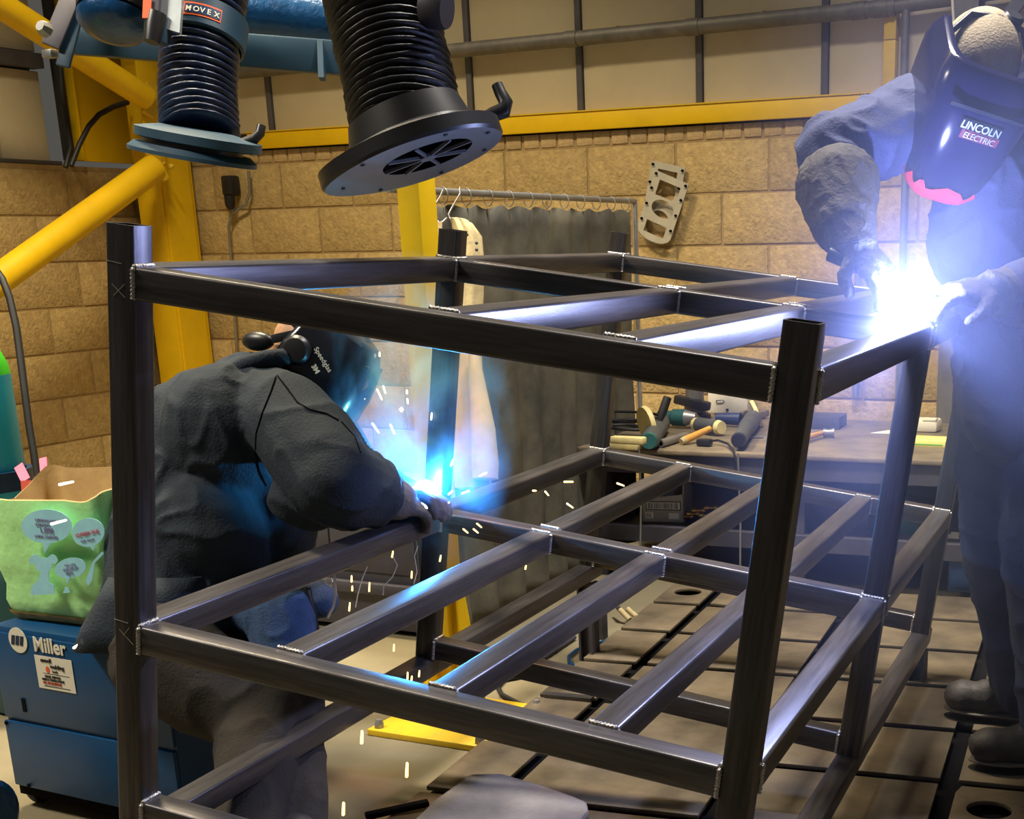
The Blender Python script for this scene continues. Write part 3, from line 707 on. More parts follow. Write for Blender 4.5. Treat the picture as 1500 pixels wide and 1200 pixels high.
wpart('grip', G().tube([PZ(1086, 614, BZ + .035), PZ(1094, 606, BZ + .05)], [.020, .014], 14), 'black_plastic', t, smooth=40)
# mallet
t = thing('mallet', 'soft-faced mallet with a wooden handle lying on the bench', 'mallet', on_bench(1035, 630))
a, b = PZ(1023, 622, BZ + .036), PZ(1052, 626, BZ + .036); d = (b - a).normalized()
wpart('head', G().tube([a, b], .030, 20), 'tool_grey', t, smooth=40)
wpart('face', G().tube([a - d * .022, a], [.026, .030], 20), 'cream', t, smooth=40); wpart('face', G().tube([b, b + d * .022], [.030, .026], 20), 'cream', t, smooth=40)
p1, p2 = PZ(1040, 628, BZ + .05), PZ(1003, 645, BZ + .018)
wpart('handle', G().tube([p1, p1.lerp(p2, .5), p2], [.012, .014, .016], 14), 'wood', t, smooth=40)
wpart('handle_tip', G().tube([p2, p2 + (p2 - p1).normalized() * .02], [.016, .013], 14), 'leather', t, smooth=40)
t = thing('steel_pipe', 'short open-ended steel pipe lying beside the mallet handle', 'pipe', on_bench(980, 650))
a, b = PZ(967, 650, BZ + .017), PZ(1004, 639, BZ + .017)
dd = (a - b).normalized(); wpart('pipe_wall', G().lathe([(.011, .0), (.016, .0), (.016, (a - b).length), (.011, (a - b).length), (.011, .0)], b, dd, 18), 'galv', t, smooth=40)
# packs of rods at the left end
for k_, (u, v, dz, lab) in enumerate(((915, 652, .018, 'pale wrapped pack of rods on the left end of the bench, the lower one'), (922, 645, .048, 'pale wrapped pack of rods resting on the other one at the bench end'))):
    c = PZ(u, v, BZ + dz); o = obj('rod_pack', G().bar(c - XW * .075, c + XW * .065, .045, .028 if k_ else .034), 'cream', bevel=.006); tag(o, lab, 'rod pack')
o = obj('cable_coil', G().tube([PZ(918, 631, BZ + .03) + Vector((math.cos(q) * (.075 + .004 * q), math.sin(q) * .05, .010 * math.sin(q * .7) + .003 * q)) for q in [i * .35 for i in range(64)]], .006, 8), 'black_rubber', smooth=60); tag(o, 'coiled dark cable behind the left grinder on the bench', 'cable')
g = G(); zc = BZ + .004
o = obj('plug_cable', G().tube([PZ(1038, 646, BZ + .015), PZ(1052, 645, BZ + .02), PZ(1066, 650, BZ + .015), PZ(1074, 659, BZ + .012), PY(1079, 676, 3.20), PY(1082, 690, 3.20), PY(1083, 705, 3.20)], .005, 8), 'black_rubber', smooth=60); tag(o, 'black cable that drops over the front edge of the bench', 'cable')
o = obj('mains_plug', bevel_mesh(G().box((0, 0, 0), (.06, .04, .028)).mesh('p'), .008), 'black_plastic'); o.name = 'mains_plug'; o.location = PZ(1032, 648, BZ + .016); tag(o, 'black mains plug lying in front of the mallet', 'plug')
# vice column and white box
t = thing('bench_vice', 'dark steel vice with a thick post at the back of the bench', 'vice', on_bench(1018, 612))
c = PZ(1018, 613, BZ)
wpart('base', G().lathe([(.075, 0), (.072, .02), (.05, .03)], c, UPV, 24, caps=True), 'bench_steel', t, smooth=40)
wpart('post', G().lathe([(.05, .03), (.042, .10), (.044, .22), (.05, .30)], c, UPV, 24, caps=True), 'pipe', t, smooth=40)
wpart('jaw', G().bar(c + Vector((-.08, -.03, .09)), c + Vector((.09, -.05, .06)), .05, .04), 'black_plastic', t, bevel=.008)
t = thing('white_case', 'white plastic case standing at the back of the bench', 'case', PZ(1068, 602, BZ))
c = PZ(1068, 606, BZ); wpart('body', G().box(c + Vector((0, .03, .06)), (.20, .10, .12)), 'white_plastic', t, bevel=.008)
wpart('latch', G().box(c + Vector((.0, -.022, .02)), (.012, .006, .01)), 'black_plastic', t)
wpart('handle', G().tube([c + Vector((-.055, -.023, .055)), c + Vector((-.05, -.03, .062)), c + Vector((-.02, -.03, .065)), c + Vector((-.015, -.023, .06))], .003, 8), 'galv', t, smooth=50)
o = obj('wood_block', G().box(PZ(1098, 609, BZ + .02) + Vector((0, .05, 0)), (.10, .14, .03)), 'bench_top', bevel=.004); tag(o, 'flat dark block lying right of the white case', 'block')
# box section, hammer, paper, pads
t = thing('steel_box_section', 'short grey length of box section on the bench behind the claw-less hammer', 'box section', PZ(1215, 622, BZ))
a, b, c2 = PZ(1150, 628, BZ), PZ(1229, 630, BZ), PZ(1253, 618, BZ)
wpart('section', G().prism([(0, 0), ((b - a).length, 0), ((b - a).length, .052), (0, .052)], -.16, a, (b - a).normalized(), UPV), 'bench_steel', t, bevel=.003)
t = thing('hammer', 'hammer with a steel head on the bench in front of the box section', 'hammer', on_bench(1210, 636))
a, b = PZ(1206, 634, BZ + .02), PZ(1222, 634, BZ + .02)
wpart('head', G().tube([a, a.lerp(b, .5), b], [.018, .014, .020], 16), 'galv', t, smooth=40)
wpart('handle', G().tube([a, PZ(1185, 640, BZ + .02), PZ(1150, 652, BZ + .02)], [.009, .012, .013], 12), 'wood', t, smooth=40)
o = obj('paper_sheet', G().prism([(0, 0), (.10, 0), (.13, .09), (.05, .10)], .002, PZ(1275, 635, BZ + .002), BN, BD), 'white_print'); tag(o, 'white sheet of paper lying on the bench left of the middle right leg', 'paper')
t = thing('white_box', 'white plastic box at the back of the bench near the wall', 'box', PZ(1355, 634, BZ))
c = PZ(1353, 634, BZ); wpart('body', G().box(c + Vector((-.02, .05, .026)), (.15, .10, .052)), 'white_plastic', t, bevel=.014); wpart('lid', G().box(c + Vector((.02, .02, .052)), (.06, .04, .014)), 'white_plastic', t, bevel=.006)
t = thing('writing_pad', 'yellow pad with green print at the front of the bench', 'pad', PZ(1360, 655, BZ))
c = PZ(1358, 654, BZ); wpart('pages', G().box(c + Vector((0, .05, .012)), (.15, .14, .024)), 'paper_yellow', t, bevel=.002); wpart('green_line', G().box(c + Vector((0, -.0212, .010)), (.13, .001, .004)), 'green_print', t)
o = obj('spanner', G().bar(PZ(1098, 640, BZ + .006), PZ(1118, 640, BZ + .006), .018, .008), 'galv', bevel=.002); tag(o, 'bright spanner at the right end of the tool pile', 'spanner')
# things on the lower shelf
SZ = .216
t = thing('cardboard_box', 'open grey cardboard box with barcode labels on the shelf under the bench', 'box', PY(975, 763, 3.28))
o_ = PY(941, 762, 3.30); o_.z = SZ; q1 = PY(1002, 766, 3.34); q1.z = SZ; ex = (q1 - o_).normalized(); wd = (q1 - o_).length; ed = Vector((-ex.y, ex.x, 0))
for nm, gg in (('front', G().prism([(0, 0), (wd, 0), (wd, .115), (0, .095)], -.004, o_, ex, UPV)), ('side', G().prism([(0, 0), (.20, 0), (.20, .15), (0, .155)], -.004, o_ + ex * wd, ed, UPV)), ('side', G().prism([(0, 0), (.20, 0), (.20, .12), (0, .12)], .004, o_, ed, UPV)), ('back', G().prism([(0, 0), (wd, 0), (wd, .15), (0, .15)], .004, o_ + ed * .2, ex, UPV)), ('bottom', G().prism([(0, 0), (wd, 0), (wd, .2), (0, .2)], .004, o_, ex, ed))):
    wpart(nm, gg, 'cardboard', t)
ff = o_ - ed * .0006
wpart('label_border', G().prism([(.016, .050), (wd - .012, .050), (wd - .012, .086), (.016, .086)], .001, ff, ex, UPV), 'black_plastic', t)
wpart('label', G().prism([(.020, .054), (wd - .016, .054), (wd - .016, .082), (.020, .082)], .0016, ff - ed * .0002, ex, UPV), 'white_print', t)
bx = .024
while bx < wd - .022:
    bw = random.choice((.0015, .0022, .0035)); wpart('barcode_bar', G().prism([(bx, .056), (bx + bw, .056), (bx + bw, .080), (bx, .080)], .0022, ff - ed * .0004, ex, UPV), 'black_plastic', t); bx += bw + random.choice((.0018, .003))
wpart('label', G().prism([(.014, .016), (.046, .016), (.046, .040), (.014, .040)], .001, ff, ex, UPV), 'white_print', t)
for i in range(5): wpart('barcode_bar', G().prism([(.017 + i * .0045, .020), (.019 + i * .0045, .020), (.019 + i * .0045, .037), (.017 + i * .0045, .037)], .0016, ff - ed * .0002, ex, UPV), 'black_plastic', t)
wpart('label', G().prism([(wd - .062, .014), (wd - .020, .014), (wd - .020, .038), (wd - .062, .038)], .001, ff, ex, UPV), 'white_print', t)
brass_labels = ['brass fitting on the shelf, first in the row right of the cardboard box', 'brass fitting on the shelf, second in the row right of the cardboard box', 'brass fitting on the shelf, third in the row right of the cardboard box', 'brass fitting on the shelf, topmost of the small brass pile', 'brass fitting on the shelf, furthest from the cardboard box']
for (u, v), lb in zip(((1006, 757), (1016, 753), (1024, 748), (1034, 741), (1042, 744)), brass_labels):
    c = PY(u, v, 3.36); c.z = max(c.z, SZ + .012) if lb.find('top') < 0 else SZ + .032
    o = obj('brass_fitting', G().lathe([(.007, -.03), (.010, -.028), (.010, -.01), (.006, -.008), (.006, .01), (.011, .012), (.011, .026), (.004, .03)], c, BN + Vector((0, .3, 0)), 12, caps=True), 'brass', smooth=40); tag(o, lb, 'fitting')
shelf_bits = [(925, 752, .03, 'bench_steel', 'small dark steel lump left of the cardboard box on the shelf'), (1202, 700, .09, 'bench_steel', 'dark machine part under the bench, seen left of the far right leg'), (1255, 735, .07, 'black_plastic', 'black toolbox under the bench behind the right shelf bars'), (1330, 740, .06, 'dark_green', 'dark green crate under the bench behind the far right leg')]
for u, v, sz, m_, lb in shelf_bits:
    c = PY(u, v, 3.45); c.z = SZ + sz * .6
    o = obj(lb.split(' under')[0].split(' left')[0].replace(' ', '_'), G().box(c, (sz * 2.0, sz * 1.6, sz * 1.2)), m_, bevel=sz * .18); tag(o, lb, 'box' if 'box' in lb or 'crate' in lb else 'part')
t = thing('tool_cabinet', 'low dark drawer cabinet on the floor under the right end of the bench', 'cabinet', PZ(1415, 880, BED_Z))
c = PY(1415, 850, 3.30); wpart('body', G().box((c.x + .10, c.y + .12, .115), (.34, .22, .16)), 'navy', t, bevel=.006)
wpart('drawer', G().box((c.x + .10, c.y + .004, .115), (.32, .012, .12)), 'navy', t, bevel=.004); wpart('lock', G().lathe([(.010, 0), (.010, .006)], (c.x + .0, c.y - .002, .13), (0, -1, 0), 12, caps=True), 'galv', t)
for (u, v, sz), lb in zip(((1386, 830, .035), (1397, 829, .045), (1420, 833, .045)), ('small pale card propped on the dark cabinet, leftmost of three', 'pale square card propped on the dark cabinet, middle of three', 'pale card lying on the dark cabinet, rightmost of three')):
    c = PY(u, v, 3.40); o = obj('card', G().box((c.x, c.y, .196 + sz * .5), (sz * .7, .004, sz)), 'cardboard'); tag(o, lb, 'card')
for u0, v0, u1, v1, m_, lb in ((936, 655, 938, 800, 'galv', 'thin pale cable hanging down the front of the bench by the left grinder'), (1081, 664, 1084, 830, 'galv', 'thin pale cable hanging below the bench shelf left of the near right leg')):
    a, b = PY(u0, v0, 3.14), PY(u1, v1, 3.14); b.z = .005 if u0 > 1000 else b.z; o = obj('hanging_cable', G().tube([a, a.lerp(b, .5) + Vector((.006, 0, 0)), b], .004, 8), m_, smooth=60); tag(o, lb, 'cable')
# pliers on the floor under the bench
t = thing('pliers', 'pliers with two pale handles lying under the bench', 'pliers', PZ(920, 900, .01))
for (u0, v0, u1, v1) in ((908, 893, 922, 908), (919, 892, 936, 907)): wpart('handle', G().tube([PZ(u0, v0, .05), PZ(u1, v1, .02)], .010, 10), 'leather', t, smooth=50)
wpart('jaw', G().tube([PZ(908, 893, .05), PZ(900, 886, .05)], [.010, .004], 8), 'bench_steel', t, smooth=50)
# ================================================================== fume extraction arms
def bellows(name, pts, r, ncor, m, parent, amp=.085, n=30):
    """corrugated hose along a smooth path"""
    P = [Vector(p) for p in pts]; L = ncor * 6; path, rad = [], []
    def bez(t):
        q = t * (len(P) - 1); i = min(int(q), len(P) - 2); f = q - i
        p0, p1, p2, p3 = P[max(i - 1, 0)], P[i], P[i + 1], P[min(i + 2, len(P) - 1)]
        return .5 * ((2 * p1) + (p2 - p0) * f + (2 * p0 - 5 * p1 + 4 * p2 - p3) * f * f + (3 * p1 - p0 - 3 * p2 + p3) * f ** 3)
    for i in range(L + 1):
        path.append(bez(i / L)); rad.append(r * (1 + amp * (abs(math.sin(math.pi * i / 6)) * 2 - 1)))
    g = G(); g.tube(path, rad, n)
    k = 0
    for i in range(L + 1):
        for j in range(n):
            c = path[i]; d = g.v[k] - c
            g.v[k] = c + d * (1 + .035 * mnoise.noise(Vector((j * .9, i * .35, r * 50)))); k += 1
    return wpart(name, g, m, parent, smooth=80)
def oval(rx, ry, n=48, tip=0.0):
    out = []
    for j in range(n):
        a = 2 * math.pi * j / n; x, y = math.cos(a), math.sin(a)
        k = 1 + tip * max(0, -x) ** 3; out.append((rx * x * k, ry * y * (1 - tip * .9 * max(0, -x) ** 2)))
    return out
def loft(rings, parent, name, m, smooth=35, cap0=True, cap1=True):
    n = len(rings[0]); g = G(); vs = [p for r in rings for p in r]
    fs = [(i * n + j, i * n + (j + 1) % n, (i + 1) * n + (j + 1) % n, (i + 1) * n + j) for i in range(len(rings) - 1) for j in range(n)]
    if cap0: fs.append(tuple(range(n - 1, -1, -1)))
    if cap1: fs.append(tuple(range((len(rings) - 1) * n, len(rings) * n)))
    g.add(vs, fs); return wpart(name, g, m, parent, smooth=smooth)
def cvec(x, y, z): return _r * x + _u * y + _f * z        # direction given as right / up / away

# --- right-hand (near) arm
c = PD(612, 238, 2.70)
arm = thing('extraction_arm', 'black fume extraction arm with a grey oval hood hanging over the frame, the nearer one', 'extraction arm', c)
an = R_(18.2); ax = cvec(math.cos(an), math.sin(an), 0); bx_ = (cvec(-math.sin(an) * .25, math.cos(an) * .25, 0) - ray(612, 238).normalized() * .963).normalized(); nz = ax.cross(bx_).normalized()
if nz.z > 0: nz = -nz                                      # nz points out of the open face, downwards
O = lambda pts, off: [c + ax * a + bx_ * b - nz * off for a, b in pts]
face = oval(.176, .150, tip=.10); inner = [(.022 + x * .53, y * .53 - .0) for x, y in oval(.176, .150)]
g = G(); n = len(face); vs = O(face, 0) + O(inner, .004)
g.add(vs, [(j, (j + 1) % n, n + (j + 1) % n, n + j) for j in range(n)]); wpart('face_plate', g, 'hood_grey', arm, smooth=30)
loft([O(face, 0), O([(x * 1.025, y * 1.03) for x, y in face], .006), O([(x * 1.02, y * 1.02) for x, y in face], .032), O([(x * .70 + .01, y * .75) for x, y in face], .050), O([(x * .62 + .01, y * .70) for x, y in face], .10)], arm, 'hood_shell', 'black_plastic', cap0=False)
loft([O(inner, .004), O([(x, y) for x, y in inner], .05)], arm, 'throat', 'bed_dark', cap0=False)
g = G()
for k_ in range(4):
    a = math.pi * k_ / 4 + .2; p = Vector((math.cos(a), math.sin(a)))
    g.bar(c + ax * (.022 + .093 * p.x) + bx_ * (.079 * p.y) - nz * .004, c + ax * (.022 - .093 * p.x) + bx_ * (-.079 * p.y) - nz * .004, .005, .006, up=nz)
g.lathe([(.016, -.003), (.016, .004)], c + ax * .022 - nz * .004, nz, 16, caps=True); wpart('grille', g, 'hood_grey', arm)
for a in (20, 65, 130, 185, 235, 285, 330):
    q = R_(a); p = c + ax * (.158 * math.cos(q)) + bx_ * (.133 * math.sin(q)); wpart('screw', G().lathe([(.0045, 0), (.0045, .002)], p, nz, 10, caps=True), 'bench_steel', arm)
h0 = c - nz * .085 + ax * .0
bellows('hose', [PD(598, 205, 2.80), PD(588, 140, 2.82), PD(572, 70, 2.84), PD(556, 0, 2.86), PD(540, -80, 2.88), PD(520, -180, 2.9)], .108, 32, 'hose_black', arm)
# handle at the right end and bolts
pp = [PD(u, v, 2.80) for u, v in ((706, 178), (722, 168), (738, 162), (741, 150), (733, 136), (728, 124))]
wpart('handle', G().tube(pp, [.014, .015, .017, .015, .013, .012], 12), 'black_plastic', arm, smooth=50)
wpart('clamp_lever', G().tube([PD(543, 216, 2.60), PD(560, 209, 2.60), PD(578, 199, 2.61)], [.007, .006, .004], 10), 'bench_steel', arm, smooth=50)
wpart('arm_joint', G().lathe([(.036, 0), (.040, .01), (.040, .04), (.036, .05)], PD(622, 10, 2.75), cvec(.9, -.2, -.2), 20, caps=True), 'bench_steel', arm, smooth=40)
wpart('arm_bar', G().tube([PD(630, 8, 2.78), PD(600, -120, 2.8)], .02, 12), 'bench_steel', arm, smooth=40)

# --- left-hand (far) arm
c = PD(281, 232, 3.65)
arm = thing('extraction_arm', 'farther fume extraction arm with a teal hood and an orange name badge', 'extraction arm', c)
an = R_(-9.5); ax = cvec(math.cos(an), math.sin(an), 0); bx_ = (cvec(math.sin(an) * .05, -math.cos(an) * .05, 0) - ray(281, 232).normalized()).normalized(); nz = ax.cross(bx_).normalized()
if nz.z > 0: nz = -nz
face = oval(.178, .165)
loft([O([(x * .80, y * .80) for x, y in face], -.002), O(face, .000), O(face, .010), O([(x * .90, y * .90) for x, y in face], .024)], arm, 'hood_flange', 'teal')
up_ = [(x * .98 + .014, y) for x, y in face]
loft([O([(x * .9, y * .9) for x, y in up_], .036), O(up_, .040), O(up_, .062), O([(x * .6, y * .6) for x, y in up_], .075)], arm, 'hood_ring', 'teal')
loft([O([(x * .78, y * .78) for x, y in face], .020), O([(x * .78, y * .78) for x, y in face], .040)], arm, 'hood_neck', 'black_plastic')
bellows('hose', [PD(293, 196, 3.72), PD(290, 140, 3.74), PD(293, 75, 3.75), PD(303, 10, 3.76), PD(312, -70, 3.77), PD(320, -160, 3.78)], .100, 28, 'hose_lit_blue', arm, amp=.07)
pp = [PD(u, v, 3.60) for u, v in ((352, 212), (372, 204), (381, 195), (383, 184))]
wpart('handle', G().tube(pp, [.014, .014, .013, .012], 12), 'black_plastic', arm, smooth=50)
q0, q1 = PD(297, 66, 3.75), PD(304, 24, 3.76); dd = (q1 - q0)
wpart('clamp_band', G().lathe([(.104, 0), (.112, .004), (.112, dd.length - .004), (.104, dd.length)], q0, dd, 36), 'teal', arm, smooth=40)
mid = (q0 + q1) / 2; bx2 = dd.normalized()
fr = (-_f); fr = (fr - bx2 * fr.dot(bx2)).normalized()
def on_band(ang, hgt, lift): 
    d = Matrix.Rotation(ang, 3, bx2) @ fr; return mid + bx2 * hgt + d * (.112 + lift)
rw = []
for hh in (-.022, .014):
    rw.append([on_band(a, hh, .0015) for a in [-.55 + 1.25 * i / 16 for i in range(17)]])
g = G(); g.add(rw[0] + rw[1], [(i, i + 1, 18 + i, 17 + i) for i in range(16)]); wpart('badge', g, 'orange', arm)
rw = []
for hh in (-.017, .009): rw.append([on_band(a, hh, .0028) for a in [-.16 + .84 * i / 12 for i in range(13)]])
g = G(); g.add(rw[0] + rw[1], [(i, i + 1, 14 + i, 13 + i) for i in range(12)]); wpart('badge_panel', g, 'navy', arm)
for i, ch in enumerate('MOVEX'):
    a = -.13 + .158 * i + (.02 if i else 0); p = on_band(a, -.0125, .004); nrm = (Matrix.Rotation(a + .08, 3, bx2) @ fr); exd = bx2.cross(nrm).normalized()
    text(ch, .0205, 'white_print', arm, p, exd, bx2, lift=.0, bold=.0004)
# bracket plate and clevis left of the hose
wpart('bracket_plate', G().prism([(0, 0), (.062, -.018), (.075, .16), (.022, .17)], .016, PD(232, 42, 3.62), _r, _u), 'alu', arm)
wpart('bracket_side', G().prism([(0, 0), (.032, .004), (.045, .17), (.010, .17)], .016, PD(216, 38, 3.60), _r, _u), 'bench_steel', arm)
wpart('clevis', G().tube([PD(222, 62, 3.6), PD(226, 40, 3.6), PD(230, 20, 3.6)], [.020, .026, .026], 14), 'black_plastic', arm, smooth=50)
wpart('clevis', G().tube([PD(238, 64, 3.62), PD(241, 46, 3.62), PD(243, 30, 3.62)], [.016, .020, .020], 14), 'teal', arm, smooth=50)
wpart('warning_tag', G().prism([(0, 0), (.022, 0), (.024, .05), (.002, .05)], .003, PD(209, 27, 3.58), _r, _u), 'orange', arm)
# --- teal boom, blue duct, elbow and clevis of the boom
t = thing('support_boom', 'teal steel boom running behind the far extraction hose', 'boom', PD(300, 75, 4.35))
a, b = PD(92, 54, 4.35), PD(530, 88, 4.35)
wpart('channel', G().bar(a, b, .06, .10), 'teal', t, bevel=.006)
wpart('stiffener', G().bar(PD(470, 62, 4.32), PD(472, 116, 4.32), .018, .03, up=_f), 'teal', t)
o = obj('air_duct', G().tube([PD(326, 12, 4.55), PD(420, 22, 4.55), PD(540, 40, 4.55)], .092, 28), 'duct_blue', smooth=50); tag(o, 'shiny blue air duct behind the two extraction hoses', 'duct')
t = thing('hose_elbow', 'black hose end with a shiny blue elbow at the top left', 'hose', PD(166, 0, 3.95))
wpart('elbow', G().lathe([(.001, 0), (.05, .004), (.085, .016), (.102, .036), (.104, .055)], PD(166, 53, 3.95), cvec(.02, 1, .1), 32), 'duct_blue', t, smooth=60)
wpart('hose', G().tube([PD(166, 22, 3.95), PD(168, -20, 3.96), PD(172, -90, 3.97)], [.101, .104, .104], 30), 'hose_black', t, smooth=60)
t = thing('boom_clevis', 'steel clevis with a bolt holding the boom at the top left', 'clevis', PD(80, 50, 4.2))
wpart('arm_plate', G().bar(PD(108, -14, 4.2), PD(74, 68, 4.2), .012, .06, up=_r), 'bench_steel', t, bevel=.004)
wpart('arm_plate', G().bar(PD(120, -14, 4.22), PD(92, 98, 4.22), .012, .045, up=_r), 'teal', t, bevel=.004)
wpart('bolt', G().lathe([(.024, 0), (.024, .012), (.016, .03)], PD(69, 45, 4.12), cvec(-.3, .1, -.9), 8, caps=True), 'galv', t, smooth=40)
wpart('nut', G().box(PD(73, 79, 4.12), (.04, .03, .024)), 'galv', t, bevel=.004)

# ================================================================== power source, shopping bag, gas cylinder
mz0, mz1 = .06, .47
ma = PZ(6, 1052, .235); mb = PZ(160, 1082, .235); me_ = (mb - ma).normalized(); mdp = Vector((-me_.y, me_.x, 0))
m0 = Vector((ma.x, ma.y, 0)) - me_ * .0
ML, MD = .56, .40
mill = thing('welding_power_source', 'blue welding power source on castors behind the crouching welder', 'welding machine', m0 + me_ * .2)
def mp(a, b, z): return m0 + me_ * a + mdp * b + Vector((0, 0, z))
def mbox(a0, a1, b0, b1, z0, z1): return G().add([mp(a, b, z) for z in (z0, z1) for b in (b0, b1) for a in (a0, a1)], [(0, 2, 3, 1), (4, 5, 7, 6), (0, 1, 5, 4), (2, 6, 7, 3), (0, 4, 6, 2), (1, 3, 7, 5)])
wpart('cabinet', mbox(0, ML, .006, MD, mz0, mz1), 'miller_blue', mill, bevel=.010)
wpart('side_door', mbox(.004, ML - .004, 0, .008, .240, mz1 - .015), 'miller_blue', mill, bevel=.003)
wpart('side_panel', mbox(.004, ML - .004, -.004, .008, mz0 + .004, .232), 'miller_blue', mill, bevel=.003)
wpart('end_panel', mbox(-.010, .002, .02, MD - .02, mz0, mz1 - .03), 'dark_green', mill, bevel=.004)
wpart('base', mbox(.0, ML, .01, MD, .035, mz0), 'bed_dark', mill)
wpart('slot', mbox(.074, .086, -.0015, .002, .262, .296), 'bed_dark', mill)
def mloc(u, v):                                           # a point on the machine's near side
    q = ray(u, v); n_ = -mdp; t_ = (mp(0, -.001, 0) - CAM_POS).dot(n_) / q.dot(n_); return CAM_POS + q * t_
lc = mloc(26.5, 938); rr = .031
wpart('logo_disc', G().prism([(rr * math.cos(a), rr * math.sin(a)) for a in [2 * math.pi * i / 32 for i in range(32)]], .001, lc, me_, UPV), 'white_print', mill)
for k_ in range(3):
    x = -.020 + k_ * .0145; wpart('logo_bar', G().prism([(x - .004, -.0115), (x + .006, -.0115), (x + .0125, .0115), (x + .0025, .0115)], .0016, lc - mdp * .0006, me_, UPV), 'navy', mill)
tp = mloc(50.5, 953); text('Miller', .050, 'white_print', mill, tp, me_, UPV, lift=.001, bold=.0012, squeeze=.92)
s0, s1, s2 = mloc(58, 1007), mloc(112, 1016), mloc(51, 959); sw, sh = (s1 - s0).length, abs(s2.z - s0.z)
wpart('sticker', G().prism([(0, 0), (sw, 0), (sw, sh), (0, sh)], .0008, s0, me_, UPV), 'white_print', mill)
def stick(b, sz, x, y, m_='black_plastic', sq=1.0): text(b, sz, m_, mill, s0 + me_ * (sw * x) + UPV * (sh * y), me_, UPV, lift=.0018, squeeze=sq)
stick('ennell', .0150, .16, .82); stick('welding', .0150, .40, .66); stick('Leeds', .0080, .44, .54)
wpart('sticker_mark', G().prism([(.006 * math.cos(a), .0085 * math.sin(a)) for a in [2 * math.pi * i / 14 for i in range(14)]], .0016, s0 + me_ * sw * .32 + UPV * sh * .60, me_, UPV), 'orange', mill)
wpart('sticker_line', G().prism([(sw * .18, sh * .47), (sw * .88, sh * .47), (sw * .88, sh * .485), (sw * .18, sh * .485)], .0012, s0, me_, UPV), 'black_plastic', mill)
stick('SALES, SERVICE', .0085, .22, .36, sq=.9); stick('HIRE & VALIDATIONS', .0085, .13, .26, sq=.9); stick('TEL: 01943 870100', .0085, .14, .155, 'strap_red', sq=.92)
wpart('sticker_line', G().prism([(sw * .16, sh * .075), (sw * .86, sh * .075), (sw * .86, sh * .10), (sw * .16, sh * .10)], .0012, s0, me_, UPV), 'tool_grey', mill)
for x in (.012, .055): wpart('screw', G().lathe([(.005, 0), (.005, .003)], mp(x, -.004, .226 if x < .02 else .070), -mdp, 10, caps=True), 'bed_dark', mill)
for a in (.02, ML - .06):
    for b in (.03, MD - .06):
        wpart('castor', G().lathe([(.012, -.013), (.030, -.013), (.034, 0), (.030, .013), (.012, .013)], mp(a, b + .02, .034), me_, 18, caps=True), 'black_rubber', mill, smooth=40)
o = obj('castor_wheel', G().lathe([(.02, -.02), (.075, -.024), (.088, -.012), (.088, .012), (.075, .024), (.02, .02)], PZ(-26, 1196, .09), me_, 30, caps=True), 'duct_blue', smooth=40); tag(o, 'grey blue trolley wheel at the lower left corner', 'wheel')
o = obj('green_canister', G().lathe([(.10, .0), (.125, .01), (.125, .40), (.11, .44), (.06, .46)], PZ(-34, 1090, .0) + Vector((-.12, .32, 0)), UPV, 32, caps=True), 'dark_green', smooth=40); tag(o, 'dark green canister at the left edge beside the blue power source', 'canister')
# low dark cabinet behind the frame
t = thing('floor_cabinet', 'low dark steel cabinet on the floor behind the crouching welder', 'cabinet', (-1.2, 2.35, 0))
wpart('body', G().box((-1.21, 2.36, .235), (.72, .40, .43)), 'bench_steel', t, bevel=.006); wpart('plinth', G().box((-1.21, 2.38, .012), (.68, .34, .022)), 'bed_dark', t); wpart('ledge', G().box((-1.21, 2.145, .17), (.70, .03, .04)), 'bench_steel', t, bevel=.004)
for dx in (-.18, .18): wpart('door', G().box((-1.21 + dx, 2.157, .33), (.34, .01, .21)), 'bench_steel', t, bevel=.003)
# --- bag
BGZ = mz1 + .004
b0 = PZ(0, 893, BGZ + .0) ; bc = mp(.155, .16, BGZ)
bag = thing('shopping_bag', 'green shopping bag with blue speech bubbles standing on the blue power source', 'bag', bc)
bw, bd, bh = .335, .19, .295
rot = R_(4); bex = Matrix.Rotation(rot, 3, 'Z') @ me_; bey = Vector((-bex.y, bex.x, 0))
bl = bc - bex * (bw * .5) - bey * (bd * .5)
bl = Vector((0, 0, 0)) + bl
def sq(nx, k): return nx
def bagring(z, grow, dz=None, inset=0.0):
    pts = []; w2, d2 = bw / 2 + grow - inset, bd / 2 + grow * .8 - inset; n = 64
    for j in range(n):
        a = 2 * math.pi * j / n; ca, sa = math.cos(a), math.sin(a); e = .32
        x = w2 * math.copysign(abs(ca) ** e, ca); y = d2 * math.copysign(abs(sa) ** e, sa)
        wob = .004 * mnoise.noise(Vector((j * .35, z * 12, 3)))
        p = bc + bex * (x + wob) + bey * (y + wob) ; p.z = BGZ + z + (dz(j / n, x / w2, y / d2) if dz else 0); pts.append(p)
    return pts
topz = lambda t_, x, y: .010 * math.sin(t_ * 21) + .050 * max(0, y) + .016 * x
rings = [bagring(.0, -.010), bagring(.008, -.002)] + [bagring(.008 + .26 * i / 7, .004 + .014 * (i / 7) + .004 * math.sin(i * 2.1)) for i in range(1, 7)] + [bagring(.270, .020, topz), bagring(bh, .018, topz)]
loft(rings, bag, 'bag_body', 'bag_green', smooth=60, cap1=False)
loft([bagring(bh, .018, topz), bagring(bh + .002, .013, topz), bagring(bh - .05, .010, topz), bagring(.06, -.004), bagring(.05, -.01)], bag, 'lining', 'bag_in', smooth=60, cap0=False)
loft([bagring(.001, -.006), bagring(.012, .004), bagring(.020, .006)], bag, 'base_band', 'bag_base', smooth=60, cap1=False)
fo = bc - bey * (bd / 2 + .0225); fo.z = BGZ                # front face, slightly leaning out
lean = (UPV * 1.0 - bey * .045).normalized()
